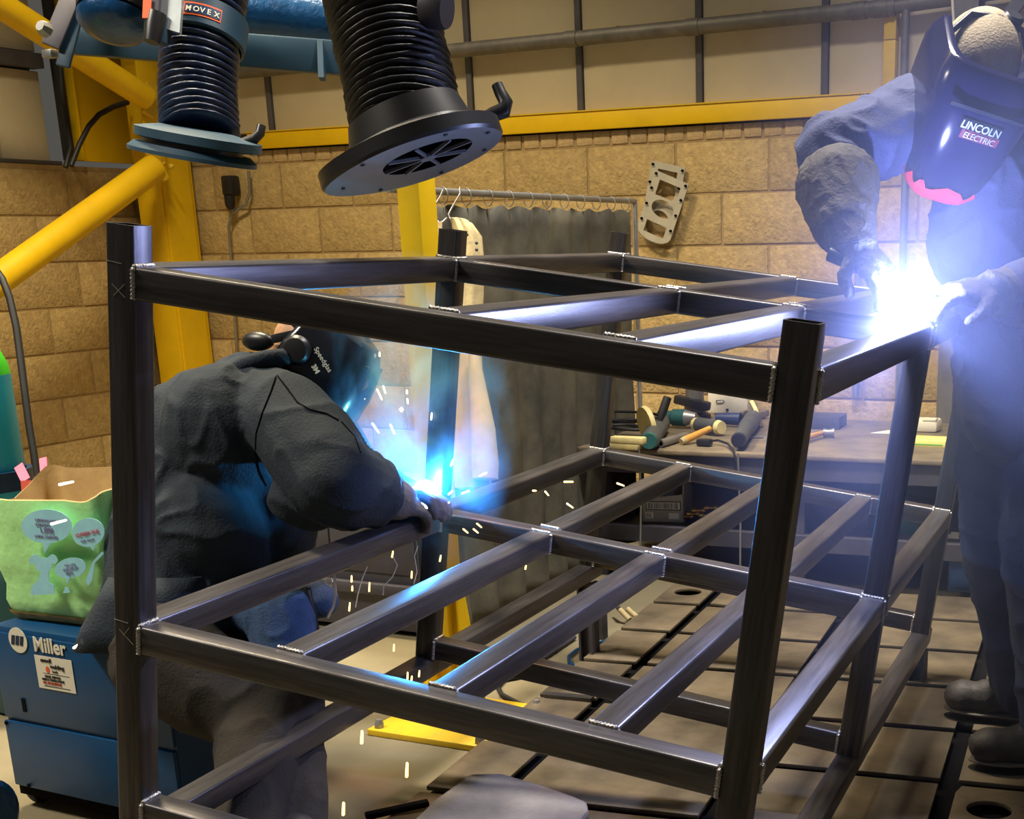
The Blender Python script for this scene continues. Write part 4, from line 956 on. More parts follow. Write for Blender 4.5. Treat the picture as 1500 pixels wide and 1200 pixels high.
def bagpt(u, v):
    q = ray(u, v); n_ = bex.cross(lean); t_ = (fo - CAM_POS).dot(n_) / q.dot(n_); return CAM_POS + q * t_
def decal(name, uv, m_, lift):
    pts = [bagpt(u, v) for u, v in uv]; o_ = pts[0]; poly = [((p - o_).dot(bex), (p - o_).dot(lean)) for p in pts]
    return wpart(name, G().prism(poly, .0008, o_ - bex.cross(lean) * -lift, bex, lean), m_, bag)
def ring_uv(cx, cy, rx, ry, n=28, rot=0.0): return [(cx + rx * math.cos(a) * math.cos(rot) - ry * math.sin(a) * math.sin(rot), cy + rx * math.cos(a) * math.sin(rot) + ry * math.sin(a) * math.cos(rot)) for a in [-2 * math.pi * i / n for i in range(n)]]
decal('speech_bubble', ring_uv(69, 771, 37, 25), 'bag_blue', .001); decal('bubble_tail', [(64, 794), (76, 794), (66, 811)], 'bag_blue', .0012)
decal('speech_bubble', ring_uv(130, 780, 24, 21, rot=-.2), 'bag_blue', .001); decal('bubble_tail', [(130, 798), (141, 797), (138, 807)], 'bag_blue', .0012)
decal('speech_bubble', ring_uv(104, 832, 23, 15, rot=-.2), 'bag_blue', .001); decal('bubble_tail', [(97, 846), (104, 845), (99, 856)], 'bag_blue', .0012)
decal('dog_print', [(43, 821), (48, 813), (55, 812), (60, 817), (70, 817), (76, 812), (83, 814), (86, 821), (82, 826), (77, 825), (77, 832), (72, 837), (73, 852), (80, 858), (81, 870), (46, 872), (46, 862), (50, 855), (56, 852), (60, 838), (54, 834), (52, 826), (46, 827)][::-1], 'bag_blue', .001)
decal('dog_print', [(96, 860), (101, 860), (104, 868), (93, 869)][::-1], 'bag_blue', .001)
decal('dog_print', [(137, 822), (150, 808), (153, 811), (140, 824), (136, 850), (130, 858), (126, 852), (130, 840)][::-1], 'bag_blue', .001)
def btext(b, sz, u, v, m_='bag_print', tilt=0.0, sq_=1.0):
    tx = (bex + lean * tilt).normalized(); text(b, sz, m_, bag, bagpt(u, v), tx, lean, lift=.003, align='CENTER', squeeze=sq_, thick=.0003)
btext('SUPPORTING OVER', .0085, 68, 764, sq_=.85); btext('SUPPORTS', .0105, 64, 771, sq_=.9); btext('1,000', .020, 70, 781, 'bag_print', sq_=.95); btext('ANIMAL CHARITIES', .0095, 69, 788, sq_=.85)
btext('NUMBER ONE', .0135, 130, 784, 'bag_red', .22, .85); btext('FOR YOUR', .0085, 130, 793, 'bag_print', .2); btext('WE LOVE', .008, 104, 829, 'bag_print', .2); btext('YOUR SUPPORT', .0085, 105, 835, 'bag_print', .2, .8); btext('PETS', .0105, 104, 842, 'bag_print', .2)
for (u0, v0, u1, v1, w_, drop) in ((27, 682, 38, 722, .022, .03), (63, 671, 65, 716, .017, .03)):
    a = PD(u0, v0, 3.42); b = PD(u1, v1 - 18, 3.40); c3 = PD(u1 + 2, v1 + 6, 3.40)
    wpart('strap', G().bar(a, b, w_ * 1.1, .003, up=-_f), 'strap_pink', bag)
    wpart('strap', G().bar(b, c3, w_ * 1.15, .003, up=-_f), 'strap_red', bag)
# --- gas cylinder behind
cc = PD(-34, 640, 4.25); CR = .125
cyl = thing('gas_cylinder', 'tall blue gas cylinder with a green shoulder at the left edge', 'gas cylinder', (cc.x, cc.y, 0))
zt_c = PD(12, 546, 4.25).z
wpart('body', G().lathe([(CR - .01, .014), (CR, .026), (CR, zt_c)], (cc.x, cc.y, 0), UPV, 40, caps=True), 'cyl_blue', cyl, smooth=40)
wpart('shoulder', G().lathe([(CR, 0), (CR * .97, .03), (CR * .82, .075), (CR * .55, .11), (.035, .13), (.035, .16)], (cc.x, cc.y, zt_c), UPV, 40, caps=True), 'cyl_green', cyl, smooth=40)
wpart('valve', G().lathe([(.018, .16), (.018, .20), (.03, .205), (.03, .24), (.01, .245)], (cc.x, cc.y, zt_c), UPV, 16, caps=True), 'brass', cyl, smooth=40)
t = thing('cylinder_trolley', 'dark blue trolley bracket around the foot of the gas cylinder', 'trolley', (cc.x, cc.y, 0))
wpart('collar', G().lathe([(CR + .004, .60), (CR + .02, .60), (CR + .02, .66), (CR + .004, .66)], (cc.x, cc.y, 0), UPV, 32), 'navy', t, smooth=40)
wpart('upright', G().tube([(cc.x - .16, cc.y + .14, .02), (cc.x - .16, cc.y + .14, 1.1)], .014, 10), 'navy', t, smooth=40)
wpart('foot_plate', G().box((cc.x, cc.y, .006), (.34, .34, .012)), 'navy', t)
# ================================================================== people
def chain(g, pts, rads):
    for (a, b), (r0, r1) in zip(zip(pts[:-1], pts[1:]), zip(rads[:-1], rads[1:])): g.capsule(a, b, r0, r1)
def frame_m(x, y, z): return Matrix(((x.x, y.x, z.x), (x.y, y.y, z.y), (x.z, y.z, z.z)))
def head_shape(g, c, fwd, up, s=1.0):
    """skull, jaw, nose, ears"""
    fwd = fwd.normalized(); up = (up - fwd * up.dot(fwd)).normalized(); rt = fwd.cross(up); m = frame_m(rt, fwd, up)
    g.ell(c + up * .015 * s, (.076 * s, .096 * s, .105 * s), m); g.ell(c + fwd * .030 * s - up * .055 * s, (.058 * s, .066 * s, .062 * s), m)
    g.capsule(c + fwd * .095 * s + up * .005 * s, c + fwd * .112 * s - up * .030 * s, .008 * s, .014 * s)
    g.capsule(c + fwd * .085 * s - up * .058 * s + rt * .02 * s, c + fwd * .085 * s - up * .058 * s - rt * .02 * s, .011 * s, .011 * s)
    for sgn in (-1, 1):
        g.ell(c + rt * sgn * .078 * s - fwd * .005 * s, (.012 * s, .022 * s, .032 * s), m); g.ell(c + fwd * .082 * s + rt * sgn * .032 * s + up * .012 * s, (.014 * s, .010 * s, .010 * s), m)
    return rt, fwd, up
def hand_shape(g, wrist, d, palm_n, side, curl, s=1.0, spread=.010, thumb=True, fat=1.0):
    """palm with four fingers of different lengths and a thumb; d = direction of the hand, palm_n = direction the palm faces, side = thumb side (+1/-1)"""
    d = d.normalized(); palm_n = (palm_n - d * palm_n.dot(d)).normalized(); x = d.cross(palm_n) * side
    pc = wrist + d * .045 * s; m = frame_m(x, d, palm_n)
    g.ell(pc, (.044 * s, .056 * s, .020 * s * fat), m); g.capsule(wrist - d * .02 * s, wrist + d * .03 * s, .030 * s, .034 * s)
    tips = []
    for k, (off, L, r) in enumerate(((.030, .072, .0100), (.010, .082, .0104), (-.011, .076, .0100), (-.030, .060, .0090))):
        b = wrist + d * .090 * s + x * off * s; ang = 0.0; p = b; dd = d.copy(); r *= s * fat
        g.capsule(b - d * .03 * s, b, r * 1.1, r * 1.1)
        for seg, (fr, cu) in enumerate(((.45, curl), (.32, curl * 1.1), (.23, curl * .8))):
            ang += cu; dd = (d * math.cos(ang) + palm_n * math.sin(ang) + x * spread * off * 20).normalized(); q = p + dd * L * fr * s; g.capsule(p, q, r, r * .93); p = q; r *= .94
        tips.append(p)
    if thumb:
        b = wrist + d * .030 * s + x * .036 * s; q = b + (d * .55 + x * .65 + palm_n * .45).normalized() * .042 * s; t_ = q + (d * .85 + x * .1 + palm_n * .5).normalized() * .034 * s
        g.capsule(b, q, .0135 * s * fat, .0115 * s * fat); g.capsule(q, t_, .0115 * s * fat, .0095 * s * fat)
    return tips
def boot(parent, ankle, toe, name='boot', s=1.0):
    """work boot: shaft, vamp, round toe cap, sole"""
    d = Vector((toe.x - ankle.x, toe.y - ankle.y, 0)); L = .29 * s; d = d.normalized(); sd = Vector((-d.y, d.x, 0)); m = frame_m(sd, d, UPV); z0 = BED_Z
    heel = Vector((toe.x, toe.y, z0)) - d * L
    g = G()
    g.ell(heel + d * .235 * s + UPV * .060, (.052 * s, .058 * s, .046), m); g.ell(heel + d * .17 * s + UPV * .060, (.047 * s, .08 * s, .050), m)
    g.ell(heel + d * .055 * s + UPV * .060, (.042 * s, .055 * s, .060), m)
    g.capsule(heel + d * .085 * s + UPV * .07, ankle + UPV * .05, .052 * s, .055 * s); g.capsule(heel + d * .10 * s + UPV * .09, heel + d * .20 * s + UPV * .065, .046 * s, .040 * s)
    b = wpart(name, blob('boot', g, .007, 5, .003, 14, crease=.002, seed=3), 'boot', parent)
    prof = []
    for k in range(28):
        a = 2 * math.pi * k / 28; yy = math.cos(a); w_ = .055 if yy > 0 else .046; prof.append((w_ * math.sin(a) * (1 - .12 * max(0, -yy)) * s, (L / 2 + .004) * math.copysign(abs(yy) ** .75, yy) + L / 2))
    wpart('sole', G().prism(prof, -.026, heel + UPV * .0005, -sd * -1, d) if False else G().prism([(-a, b_) for a, b_ in prof], .026, heel + UPV * .0008, sd, d), 'sole', b, bevel=.005)
    wpart('welt', G().prism([(-a * .97, b_ * .99 + .001) for a, b_ in prof], .006, heel + UPV * .0268, sd, d), 'welt', b, bevel=.002)
    for k in range(3):
        c = heel + d * (.135 + k * .022) * s + UPV * (.108 - k * .008); wpart('lace', G().tube([c - sd * .028, c + UPV * .008, c + sd * .028], .0030, 6), 'sole', b, smooth=60)
    return b
def helmet_shell(c, fwd, up, prof, n=40, span=112, boxy=.62):
    """welding helmet shell: rows of (height, half width, depth forward, set back); returns G and helpers"""
    fwd = fwd.normalized(); up = (up - fwd * up.dot(fwd)).normalized(); rt = fwd.cross(up); vs = []
    for (z, wd, dp, sb) in prof:
        for j in range(n + 1):
            a = R_(-span + 2 * span * j / n); s_, co = math.sin(a), math.cos(a)
            x = wd * math.copysign(abs(s_) ** boxy, s_); y = dp * (math.copysign(abs(co) ** boxy, co)) + sb
            vs.append(c + rt * x + fwd * y + up * z)
    k = len(prof); fs = [(i * (n + 1) + j, i * (n + 1) + j + 1, (i + 1) * (n + 1) + j + 1, (i + 1) * (n + 1) + j) for i in range(k - 1) for j in range(n)]
    return G().add(vs, fs), rt, fwd, up

# ------------------------------------------------------------------ crouching welder at the left
hc = PD(455, 512, 3.16); look = (ARC_L - hc).normalized(); hf = (look + _r * .38 - UPV * .12).normalized(); hup = (UPV * .6 + _r * .42 + _u * .2).normalized()
c7 = PD(374, 585, 3.14); sp2 = PD(300, 640, 3.15); sp3 = PD(262, 770, 3.12); pel = PD(242, 892, 3.06)
shR, shL = PD(420, 612, 3.00), PD(432, 590, 3.34); elR, elL = PD(492, 706, 2.88), PD(540, 722, 3.36)
wrR, wrL = PD(566, 728, 3.03), PD(588, 732, 3.20)
hipR, hipL = PD(248, 965, 2.98), PD(250, 935, 3.16); knR, knL = PD(382, 1052, 2.92), PD(425, 985, 3.08)
anR = PZ(352, 1345, .10); anL = PZ(436, 1262, .10)
g = G(); head_shape(g, hc, hf, hup, 1.0)
chain(g, [hc - hup * .05 - hf * .03, c7], [.058, .066]); chain(g, [c7, sp2, sp3, pel], [.09, .11, .11, .11])
chain(g, [c7, shR, elR, wrR], [.06, .05, .038, .026]); chain(g, [c7, shL, elL, wrL], [.06, .05, .038, .026])
chain(g, [pel, hipR, knR, anR], [.09, .075, .05, .04]); chain(g, [pel, hipL, knL, anL], [.09, .075, .05, .04])
pl = obj('person', blob('person', g, .009, 4), 'skin'); tag(pl, 'person in a dark blue jacket and black welding helmet crouching to weld the shelf rail', 'person')
# jacket
g = G()
g.ell(PD(452, 728, 2.96), (.085, .085, .075)); chain(g, [PD(384, 566, 3.14), c7 + (sp2 - c7) * .15], [.074, .108]); chain(g, [c7, sp2, sp3, pel], [.108, .152, .150, .135])
g.ell(PD(325, 640, 3.07), (.14, .14, .16)); g.ell(PD(398, 655, 3.18), (.12, .13, .14)); g.ell(PD(300, 790, 3.08), (.15, .14, .17)); g.ell(PD(395, 770, 3.20), (.11, .12, .12))
chain(g, [c7.lerp(shR, .3), shR, shR.lerp(elR, .5), elR, elR.lerp(wrR, .55), wrR - (wrR - elR).normalized() * .02], [.098, .100, .104, .096, .082, .060])
chain(g, [c7.lerp(shL, .3), shL, elL, wrL], [.10, .090, .080, .060])
chain(g, [pel, PD(290, 890, 3.06)], [.14, .11])
jk = wpart('jacket', blob('jacket', g, .0075, 4, .008, 7.5, seed=2.0, crease=.007), 'jacket_l', pl)
# hem: a skirt of cloth behind the near leg
hem = []
for k_, (du, dv, grow) in enumerate(((22, -62, -.012), (10, -28, -.004), (-4, 10, .004), (-13, 44, .008))):
    ring = []
    for j in range(40):
        a = 2 * math.pi * j / 40; rr = 1 + .06 * math.sin(5 * a + k_ * .4)
        ring.append(PD(226 + du, 905 + dv, 3.05) + _r * math.cos(a) * (.142 + grow * .8) * rr + (_f * .95 + UPV * .1) * math.sin(a) * (.148 + grow) * rr)
    hem.append(ring)
loft(hem, jk, 'jacket_hem', 'jacket_l', smooth=80, cap0=False, cap1=False).modifiers.new('s', 'SOLIDIFY').thickness = .006
# seams on the near shoulder
from mathutils.bvhtree import BVHTree
def surf_line(me, uv, lift=.0015):
    bv = BVHTree.FromPolygons([v.co.copy() for v in me.vertices], [tuple(p.vertices) for p in me.polygons]); out = []
    for (a0, b0), (a1, b1) in zip(uv[:-1], uv[1:]):
        for k in range(6):
            q = ray(a0 + (a1 - a0) * k / 6, b0 + (b1 - b0) * k / 6).normalized(); loc, nn, ix, ds = bv.ray_cast(CAM_POS, q)
            if loc: out.append(loc - q * lift)
    return out
for uv in ([(404, 552), (396, 575), (384, 605), (375, 635), (374, 662), (380, 690), (392, 716)], [(406, 550), (420, 568), (436, 590), (454, 600), (478, 606), (500, 618)], [(500, 618), (520, 640), (530, 668)]):
    pts = surf_line(jk.data, uv)
    if len(pts) > 3: wpart('seam', G().tube(pts, .0018, 6), 'bed_dark', jk, smooth=60)
col = [PD(394, 548, 3.12) + (hup * 0 + _r * math.cos(a) * .075 + _f * math.sin(a) * .085 + UPV * (.018 * math.cos(a) + .012)) for a in [2 * math.pi * i / 24 for i in range(25)]]
wpart('collar', G().tube(col, .020, 10, caps=False), 'jacket_l', jk, smooth=70)
# trousers
g = G(); chain(g, [pel, hipR, hipR.lerp(knR, .5), knR, knR.lerp(anR, .5), anR], [.120, .122, .112, .092, .072, .064]); chain(g, [pel, hipL, hipL.lerp(knL, .5), knL, knL.lerp(anL, .5), anL], [.13, .115, .10, .080, .070, .062])
wpart('trousers', blob('trousers', g, .009, 5, .009, 6.0, seed=8.0, crease=.006), 'trouser_d', pl)
g = G(); p0 = PD(330, 880, 3.10); p1 = PD(412, 900, 3.00); chain(g, [p0, p1, PD(418, 960, 2.99)], [.060, .072, .07]); chain(g, [PD(390, 850, 3.2), PD(470, 880, 3.12)], [.05, .045])
wpart('jeans', blob('jeans', g, .007, 4, .005, 9.0, seed=5.0, crease=.005), 'jeans', pl)
for (an_, kn_) in ((anR, knR), (anL, knL)):
    d = Vector((.55, .75, 0)).normalized(); g = G(); heel = Vector((an_.x, an_.y, 0)) - d * .07; m = frame_m(Vector((-d.y, d.x, 0)), d, UPV)
    g.ell(heel + d * .24 + UPV * .045, (.05, .06, .044), m); g.ell(heel + d * .15 + UPV * .05, (.046, .09, .048), m); g.ell(heel + d * .05 + UPV * .05, (.042, .05, .048), m); g.capsule(heel + d * .07 + UPV * .06, an_ + UPV * .05, .05, .055)
    b = wpart('boot', blob('boot', g, .008, 4), 'boot', pl)
# gloves
g = G(); tips = hand_shape(g, wrR + (ARC_L - wrR).normalized() * .0, (PD(612, 742, 3.10) - wrR), _f * .5 - UPV * .7, 1, .42, .98, fat=1.25)
chain(g, [wrR - (wrR - elR).normalized() * .06, wrR + (PD(612, 742, 3.1) - wrR).normalized() * .03], [.058, .046])
wpart('glove', blob('glove', g, .0045, 3, .003, 18, seed=1, crease=.002), 'glove_grey', pl)
g = G(); hand_shape(g, wrL, (PD(622, 728, 3.16) - wrL), -UPV * .8 - _f * .2, -1, .5, .98, fat=1.25); chain(g, [wrL - (wrL - elL).normalized() * .06, wrL], [.056, .044])
wpart('glove', blob('glove', g, .0045, 3, .003, 18, seed=4, crease=.002), 'glove_grey', pl)
# helmet
prof = [(.125, .050, .060, .005), (.110, .080, .105, .008), (.070, .100, .135, .010), (.010, .106, .150, .012), (-.050, .104, .155, .014), (-.100, .096, .150, .014), (-.140, .080, .138, .012), (-.160, .064, .122, .010)]
g, rt, ff_, uu = helmet_shell(hc + hf * .010 - hup * .015, hf, hup, prof, span=104, boxy=.72)
hl = wpart('welding_helmet', g, 'helm_black', pl, smooth=35, label='black welding helmet with a round side knob'); hl.modifiers.new('s', 'SOLIDIFY').thickness = .005
near = rt if rt.dot(_f) < 0 else -rt
kc = hc + near * .102 + hf * .012 + hup * .0
wpart('pivot_knob', G().lathe([(.034, 0), (.034, .008), (.028, .014), (.026, .020), (.014, .022)], kc, near, 28, caps=True), 'black_plastic', hl, smooth=40)
wpart('lens_frame', G().bar(hc + hf * .158 + hup * .035 - rt * .055, hc + hf * .158 + hup * .035 + rt * .055, .012, .075, up=hup), 'black_plastic', hl, bevel=.004)
band = []
for k_ in range(25):
    a = R_(-60 + 300 * k_ / 24); band.append(hc + hup * (.030 + .015 * math.cos(a)) - hf * .10 * math.sin(a + .52) * 1.0 + rt * .088 * math.cos(a + .52))
bd = G(); n = len(band); w_ = .015
bd.add([p + hup * w_ for p in band] + [p - hup * w_ for p in band], [(i, i + 1, n + i + 1, n + i) for i in range(n - 1)])
wpart('headband', bd, 'black_plastic', hl, smooth=60).modifiers.new('s', 'SOLIDIFY').thickness = .006
td = (hf * .9 - hup * .30); ex_ = (td - near * td.dot(near)).normalized(); ey_ = near.cross(ex_)
if ey_.dot(_u) < 0 and False: ey_ = -ey_
wpart('headband', G().bar(PD(398, 497, 3.06), PD(440, 488, 3.07), .006, .020, up=_u), 'black_plastic', hl, bevel=.002)
wpart('crown_ratchet', G().ell(PD(378, 500, 3.10), (.045, .020, .022), n=16, k=8), 'black_plastic', hl, smooth=60)
text('Speedglas', .016, 'white_print', hl, kc + hf * .036 + hup * .030 + near * .006, ex_, ey_, lift=.003); text('3M', .016, 'white_print', hl, kc + hf * .048 - hup * .004 + near * .008, ex_, ey_, lift=.003, bold=.0006)
# torch in the gloves
t = thing('welding_torch', 'welding torch held in the gloves of the crouching welder', 'torch', wrR)
tp0, tp1 = PD(590, 742, 3.10), ARC_L + Vector((-.006, -.006, .004))
wpart('nozzle', G().tube([tp1 + (tp0 - tp1) * .12, tp1 + (tp0 - tp1) * .55], [.008, .011], 14), 'brass', t, smooth=40); wpart('handle', G().tube([tp1 + (tp0 - tp1) * .5, tp0, PD(560, 752, 3.06)], [.012, .014, .015], 12), 'black_plastic', t, smooth=40)
# tool belt bits / torch lead hanging by the knee
o = obj('torch_lead', G().tube([PD(448, 862, 3.02), PD(452, 880, 3.02), PD(458, 905, 3.03), PD(462, 930, 3.04), PD(468, 980, 3.06), PD(470, 1060, 3.1)], .011, 10), 'black_rubber', smooth=60); tag(o, 'thick black torch lead hanging beside the knee of the crouching welder', 'cable')
t = thing('chain_hook', 'shiny metal ring and strap hanging from the jacket of the crouching welder', 'ring', PD(480, 855, 3.02))
wpart('ring', G().tube([PD(482, 853, 3.02) + _r * .008 * math.cos(a) + _u * .008 * math.sin(a) for a in [i * .45 for i in range(15)]], .002, 6), 'wire', t, smooth=60)
wpart('strap', G().tube([PD(490, 842, 3.02), PD(492, 870, 3.02), PD(488, 890, 3.02), PD(480, 905, 3.03)], .003, 6), 'wire', t, smooth=60)

# ------------------------------------------------------------------ standing welder at the right
hc = PD(1424, 112, 2.95); hf = (-_f * .80 - _r * .05 - UPV * .78).normalized(); hup = (UPV * .75 - _f * .62 + _r * .36).normalized()
c7 = PD(1488, 185, 3.14); sp2 = PD(1490, 320, 3.16); pel = PD(1500, 560, 3.22)
shR, shL = PD(1362, 172, 3.08), PD(1590, 250, 3.05); elR, elL = PD(1218, 222, 2.90), PD(1560, 430, 2.90)
wrR, wrL = PD(1240, 352, 2.78), PD(1468, 428, 2.76)
hipR, hipL = PD(1468, 590, 3.28), PD(1545, 600, 3.20); knR, knL = PD(1462, 800, 3.42), PD(1528, 830, 3.28)
toeR, toeL = PZ(1383, 1046, BED_Z), PZ(1418, 1124, BED_Z)
dR, dL = Vector((-1, -.02, 0)).normalized(), Vector((-.95, -.30, 0)).normalized()
anR = Vector((toeR.x, toeR.y, 0)) - dR * .20 + UPV * .12; anL = Vector((toeL.x, toeL.y, 0)) - dL * .20 + UPV * .12
g = G(); head_shape(g, hc, hf, hup, 1.0); chain(g, [hc - hup * .05 - hf * .03, c7], [.06, .07]); chain(g, [c7, sp2, pel], [.09, .12, .115])
chain(g, [c7, shR, elR, wrR], [.06, .052, .040, .028]); chain(g, [c7, shL, elL, wrL], [.06, .052, .040, .028]); chain(g, [pel, hipR, knR, anR], [.1, .08, .055, .042]); chain(g, [pel, hipL, knL, anL], [.1, .08, .055, .042])
pr = obj('person', blob('person', g, .009, 4), 'skin'); tag(pr, 'person in a glare-tinted blue jacket and shiny helmet standing at the bright right arc', 'person')
g = G(); m = frame_m(_r, _f, _u)
hr = hc + hup * .022 - hf * .012
g.ell(hr, (.091, .116, .112), frame_m(hf.cross(hup), hf, hup), n=36, k=24)
hm = g.mesh('hair', 80); ctr = hr
bm = bmesh.new(); bm.from_mesh(hm); bmesh.ops.delete(bm, geom=[v for v in bm.verts if (v.co - ctr).dot(hup) < -.02 + .35 * (v.co - ctr).dot(hf)], context='VERTS'); bm.to_mesh(hm); bm.free()
hm.polygons.foreach_set('use_smooth', [True] * len(hm.polygons))
wpart('hair', hm, 'hair', pr)
# jacket
g = G(); chain(g, [PD(1480, 175, 3.12), c7], [.09, .12]); chain(g, [c7, sp2, pel.lerp(sp2, .2)], [.13, .165, .160]); g.ell(PD(1450, 330, 3.10), (.14, .13, .20)); g.ell(PD(1540, 330, 3.10), (.15, .13, .20))
chain(g, [c7.lerp(shR, .3), shR, shR.lerp(elR, .45), elR, elR.lerp(wrR, .34)], [.125, .105, .092, .078, .062]); chain(g, [c7.lerp(shL, .3), shL, elL, wrL - (wrL - elL).normalized() * .05], [.12, .105, .085, .066])
g.ell(PD(1300, 190, 2.99), (.07, .07, .075))
chain(g, [pel.lerp(sp2, .3), pel - UPV * .05], [.165, .16])
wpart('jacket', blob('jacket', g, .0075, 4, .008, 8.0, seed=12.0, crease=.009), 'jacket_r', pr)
# trousers
g = G(); chain(g, [pel, hipR, knR, knR.lerp(anR, .6), anR + UPV * .01], [.15, .125, .092, .080, .078]); chain(g, [pel, hipL, knL, knL.lerp(anL, .6), anL + UPV * .01], [.15, .125, .095, .085, .082])
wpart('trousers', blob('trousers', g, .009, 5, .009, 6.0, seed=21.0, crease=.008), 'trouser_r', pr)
boot(pr, anR, toeR); boot(pr, anL, toeL)
# gauntlets
hd = (PD(1292, 402, 2.73) - wrR)
g = G(); hand_shape(g, wrR + hd.normalized() * .025, hd, -_f * .2 - UPV * .75 + _r * .3, -1, .40, .95, fat=1.3); chain(g, [elR.lerp(wrR, .42), elR.lerp(wrR, .8), wrR + hd.normalized() * .03], [.090, .068, .046])
wpart('glove', blob('glove', g, .0045, 3, .003, 16, seed=6, crease=.003), 'glove_brown', pr)
hd = (PD(1385, 428, 2.72) - wrL)
g = G(); hand_shape(g, wrL + hd.normalized() * .02, hd, _f * .3 - UPV * .75, 1, .40, .95, fat=1.3); chain(g, [wrL - (wrL - elL).normalized() * .09, wrL + hd.normalized() * .02], [.062, .046])
wpart('glove', blob('glove', g, .0045, 3, .003, 16, seed=9, crease=.003), 'glove_brown', pr)
# helmet
prof = [(.098, .094, .112, .026), (.088, .106, .130, .022), (.060, .116, .150, .020), (.030, .120, .166, .022), (.010, .119, .172, .024), (-.080, .110, .172, .026), (-.150, .098, .166, .026), (-.190, .082, .152, .022), (-.205, .066, .136, .020)]
g, rt, ff_, uu = helmet_shell(hc - hup * .005, hf, hup, prof, span=108, boxy=.50)
hl = wpart('welding_helmet', g, 'helm_blue', pr, smooth=28, label='glossy dark blue welding helmet with red lower edge'); hl.modifiers.new('s', 'SOLIDIFY').thickness = .005
HC = hc - hup * .005
g2 = []
for (z, wd, dp, sb) in ((-.158, .0975, .166, .0285), (-.176, .0905, .160, .0275), (-.192, .0830, .1525, .0255), (-.207, .0670, .137, .0225)):
    ring = []
    for j in range(33):
        a = R_(-100 + 200 * j / 32); s_, co = math.sin(a), math.cos(a); wv = .010 * math.sin(j * 1.7) if z > -.16 else 0
        ring.append(HC + rt * wd * math.copysign(abs(s_) ** .5, s_) * 1.012 + ff_ * (dp * math.copysign(abs(co) ** .5, co) * 1.012 + sb) + uu * (z + wv))
    g2.append(ring)
g = G(); n = 33; g.add([p for r in g2 for p in r], [(i * n + j, i * n + j + 1, (i + 1) * n + j + 1, (i + 1) * n + j) for i in range(len(g2) - 1) for j in range(n - 1)])
wpart('flame_trim', g, 'helm_red', hl, smooth=40)
def on_face(x, z, lift=.003):
    k = (-.080 - z) / .07 if z < -.08 else 0
    return HC + rt * x + uu * z + ff_ * (.172 + .026 + lift)
wpart('face_ridge', G().bar(on_face(-.085, .034, -.004), on_face(.085, .034, -.004), .006, .008, up=uu), 'helm_black', hl)
wpart('badge', G().prism([(-.046, -.002), (.046, -.002), (.046, .022), (-.046, .022)], .0015, on_face(.0, -.008, .0), rt, uu), 'helm_black', hl)
wpart('badge', G().prism([(-.050, -.022), (.036, -.022), (.036, -.002), (-.050, -.002)], .0015, on_face(.0, -.008, .0), rt, uu), 'badge_red', hl)
text('LINCOLN', .024, 'alu', hl, on_face(.0, -.006, .002), -rt, uu, align='CENTER', squeeze=.86, bold=.0004); text('ELECTRIC', .019, 'alu', hl, on_face(-.006, -.026, .002), -rt, uu, align='CENTER', squeeze=.86)
wpart('headgear_knob', G().lathe([(.022, 0), (.024, .012), (.018, .018)], hc + hup * .118 - rt * .035 - hf * .03, hup, 18, caps=True), 'black_plastic', hl, smooth=40)
for sgn in (-1, 1): wpart('headband', G().tube([hc + rt * sgn * .105 + hf * .02 + hup * .06, hc + rt * sgn * .06 + hup * .118 - hf * .01, hc + hup * .128 - hf * .01], .007, 8), 'black_plastic', hl, smooth=60)
# torch
t = thing('welding_torch', 'welding torch held by the standing welder, lit white by the arc', 'torch', wrR)
tp = ARC_R + Vector((-.012, .012, .014)); a = PD(1262, 392, 2.74)
wpart('nozzle', G().tube([tp, tp.lerp(a, .5)], [.007, .011], 14), 'brass', t, smooth=40); wpart('handle', G().tube([tp.lerp(a, .45), a, PD(1215, 372, 2.76)], [.012, .014, .015], 12), 'black_plastic', t, smooth=40)
o = obj('filler_rod', G().tube([ARC_R + Vector((.03, .0, .0)), PD(1425, 412, 2.74), PD(1520, 398, 2.76)], .0016, 6), 'wire', smooth=60); tag(o, 'thin filler rod held in the second glove of the standing welder', 'rod')
# ================================================================== arcs, sparks, fume, added glare haze
def arc_ball(name, lab, c, r, m, seed):
    g = G(); g.ell(c, (r, r, r), n=28, k=18); me = g.mesh(name, 80)
    for v in me.vertices:
        d = (v.co - c); v.co = c + d * (1 + .22 * mnoise.noise(d.normalized() * 3.1 + Vector((seed, 0, 0))))
    o = obj(name, me, m); return tag(o, lab, 'arc')
arc_ball('welding_arc', 'blinding white welding arc on the top right corner of the frame', ARC_R + Vector((-.005, -.02, .012)), .040, 'arc_core_r', 2.0)
arc_ball('welding_arc', 'blue white welding arc by the gloves of the crouching welder', ARC_L + Vector((0, -.0, .010)), .032, 'arc_core_l', 5.0)
def spark(u, v, d, ln, ang, m='spark', r=.0022, lab=None):
    a = R_(ang); dr = _r * math.cos(a) + _u * math.sin(a); c = PD(u, v, d)
    o = obj('spark', G().capsule(c - dr * ln / 2, c + dr * ln / 2, r, r * .8, 8, 3), m, smooth=80)
    if not lab:
        lab, grp = (('white hot spark flying up between the black helmet and the yellow column', 'sparks above the left arc') if v < 660 else ('orange spark falling below the left shelf rail', 'sparks under the shelf rail') if v > 785 else ('glowing spark flying in front of the dark curtain', 'sparks before the curtain'))
    else: grp = 'single large sparks'
    return tag(o, lab, 'spark', grp)
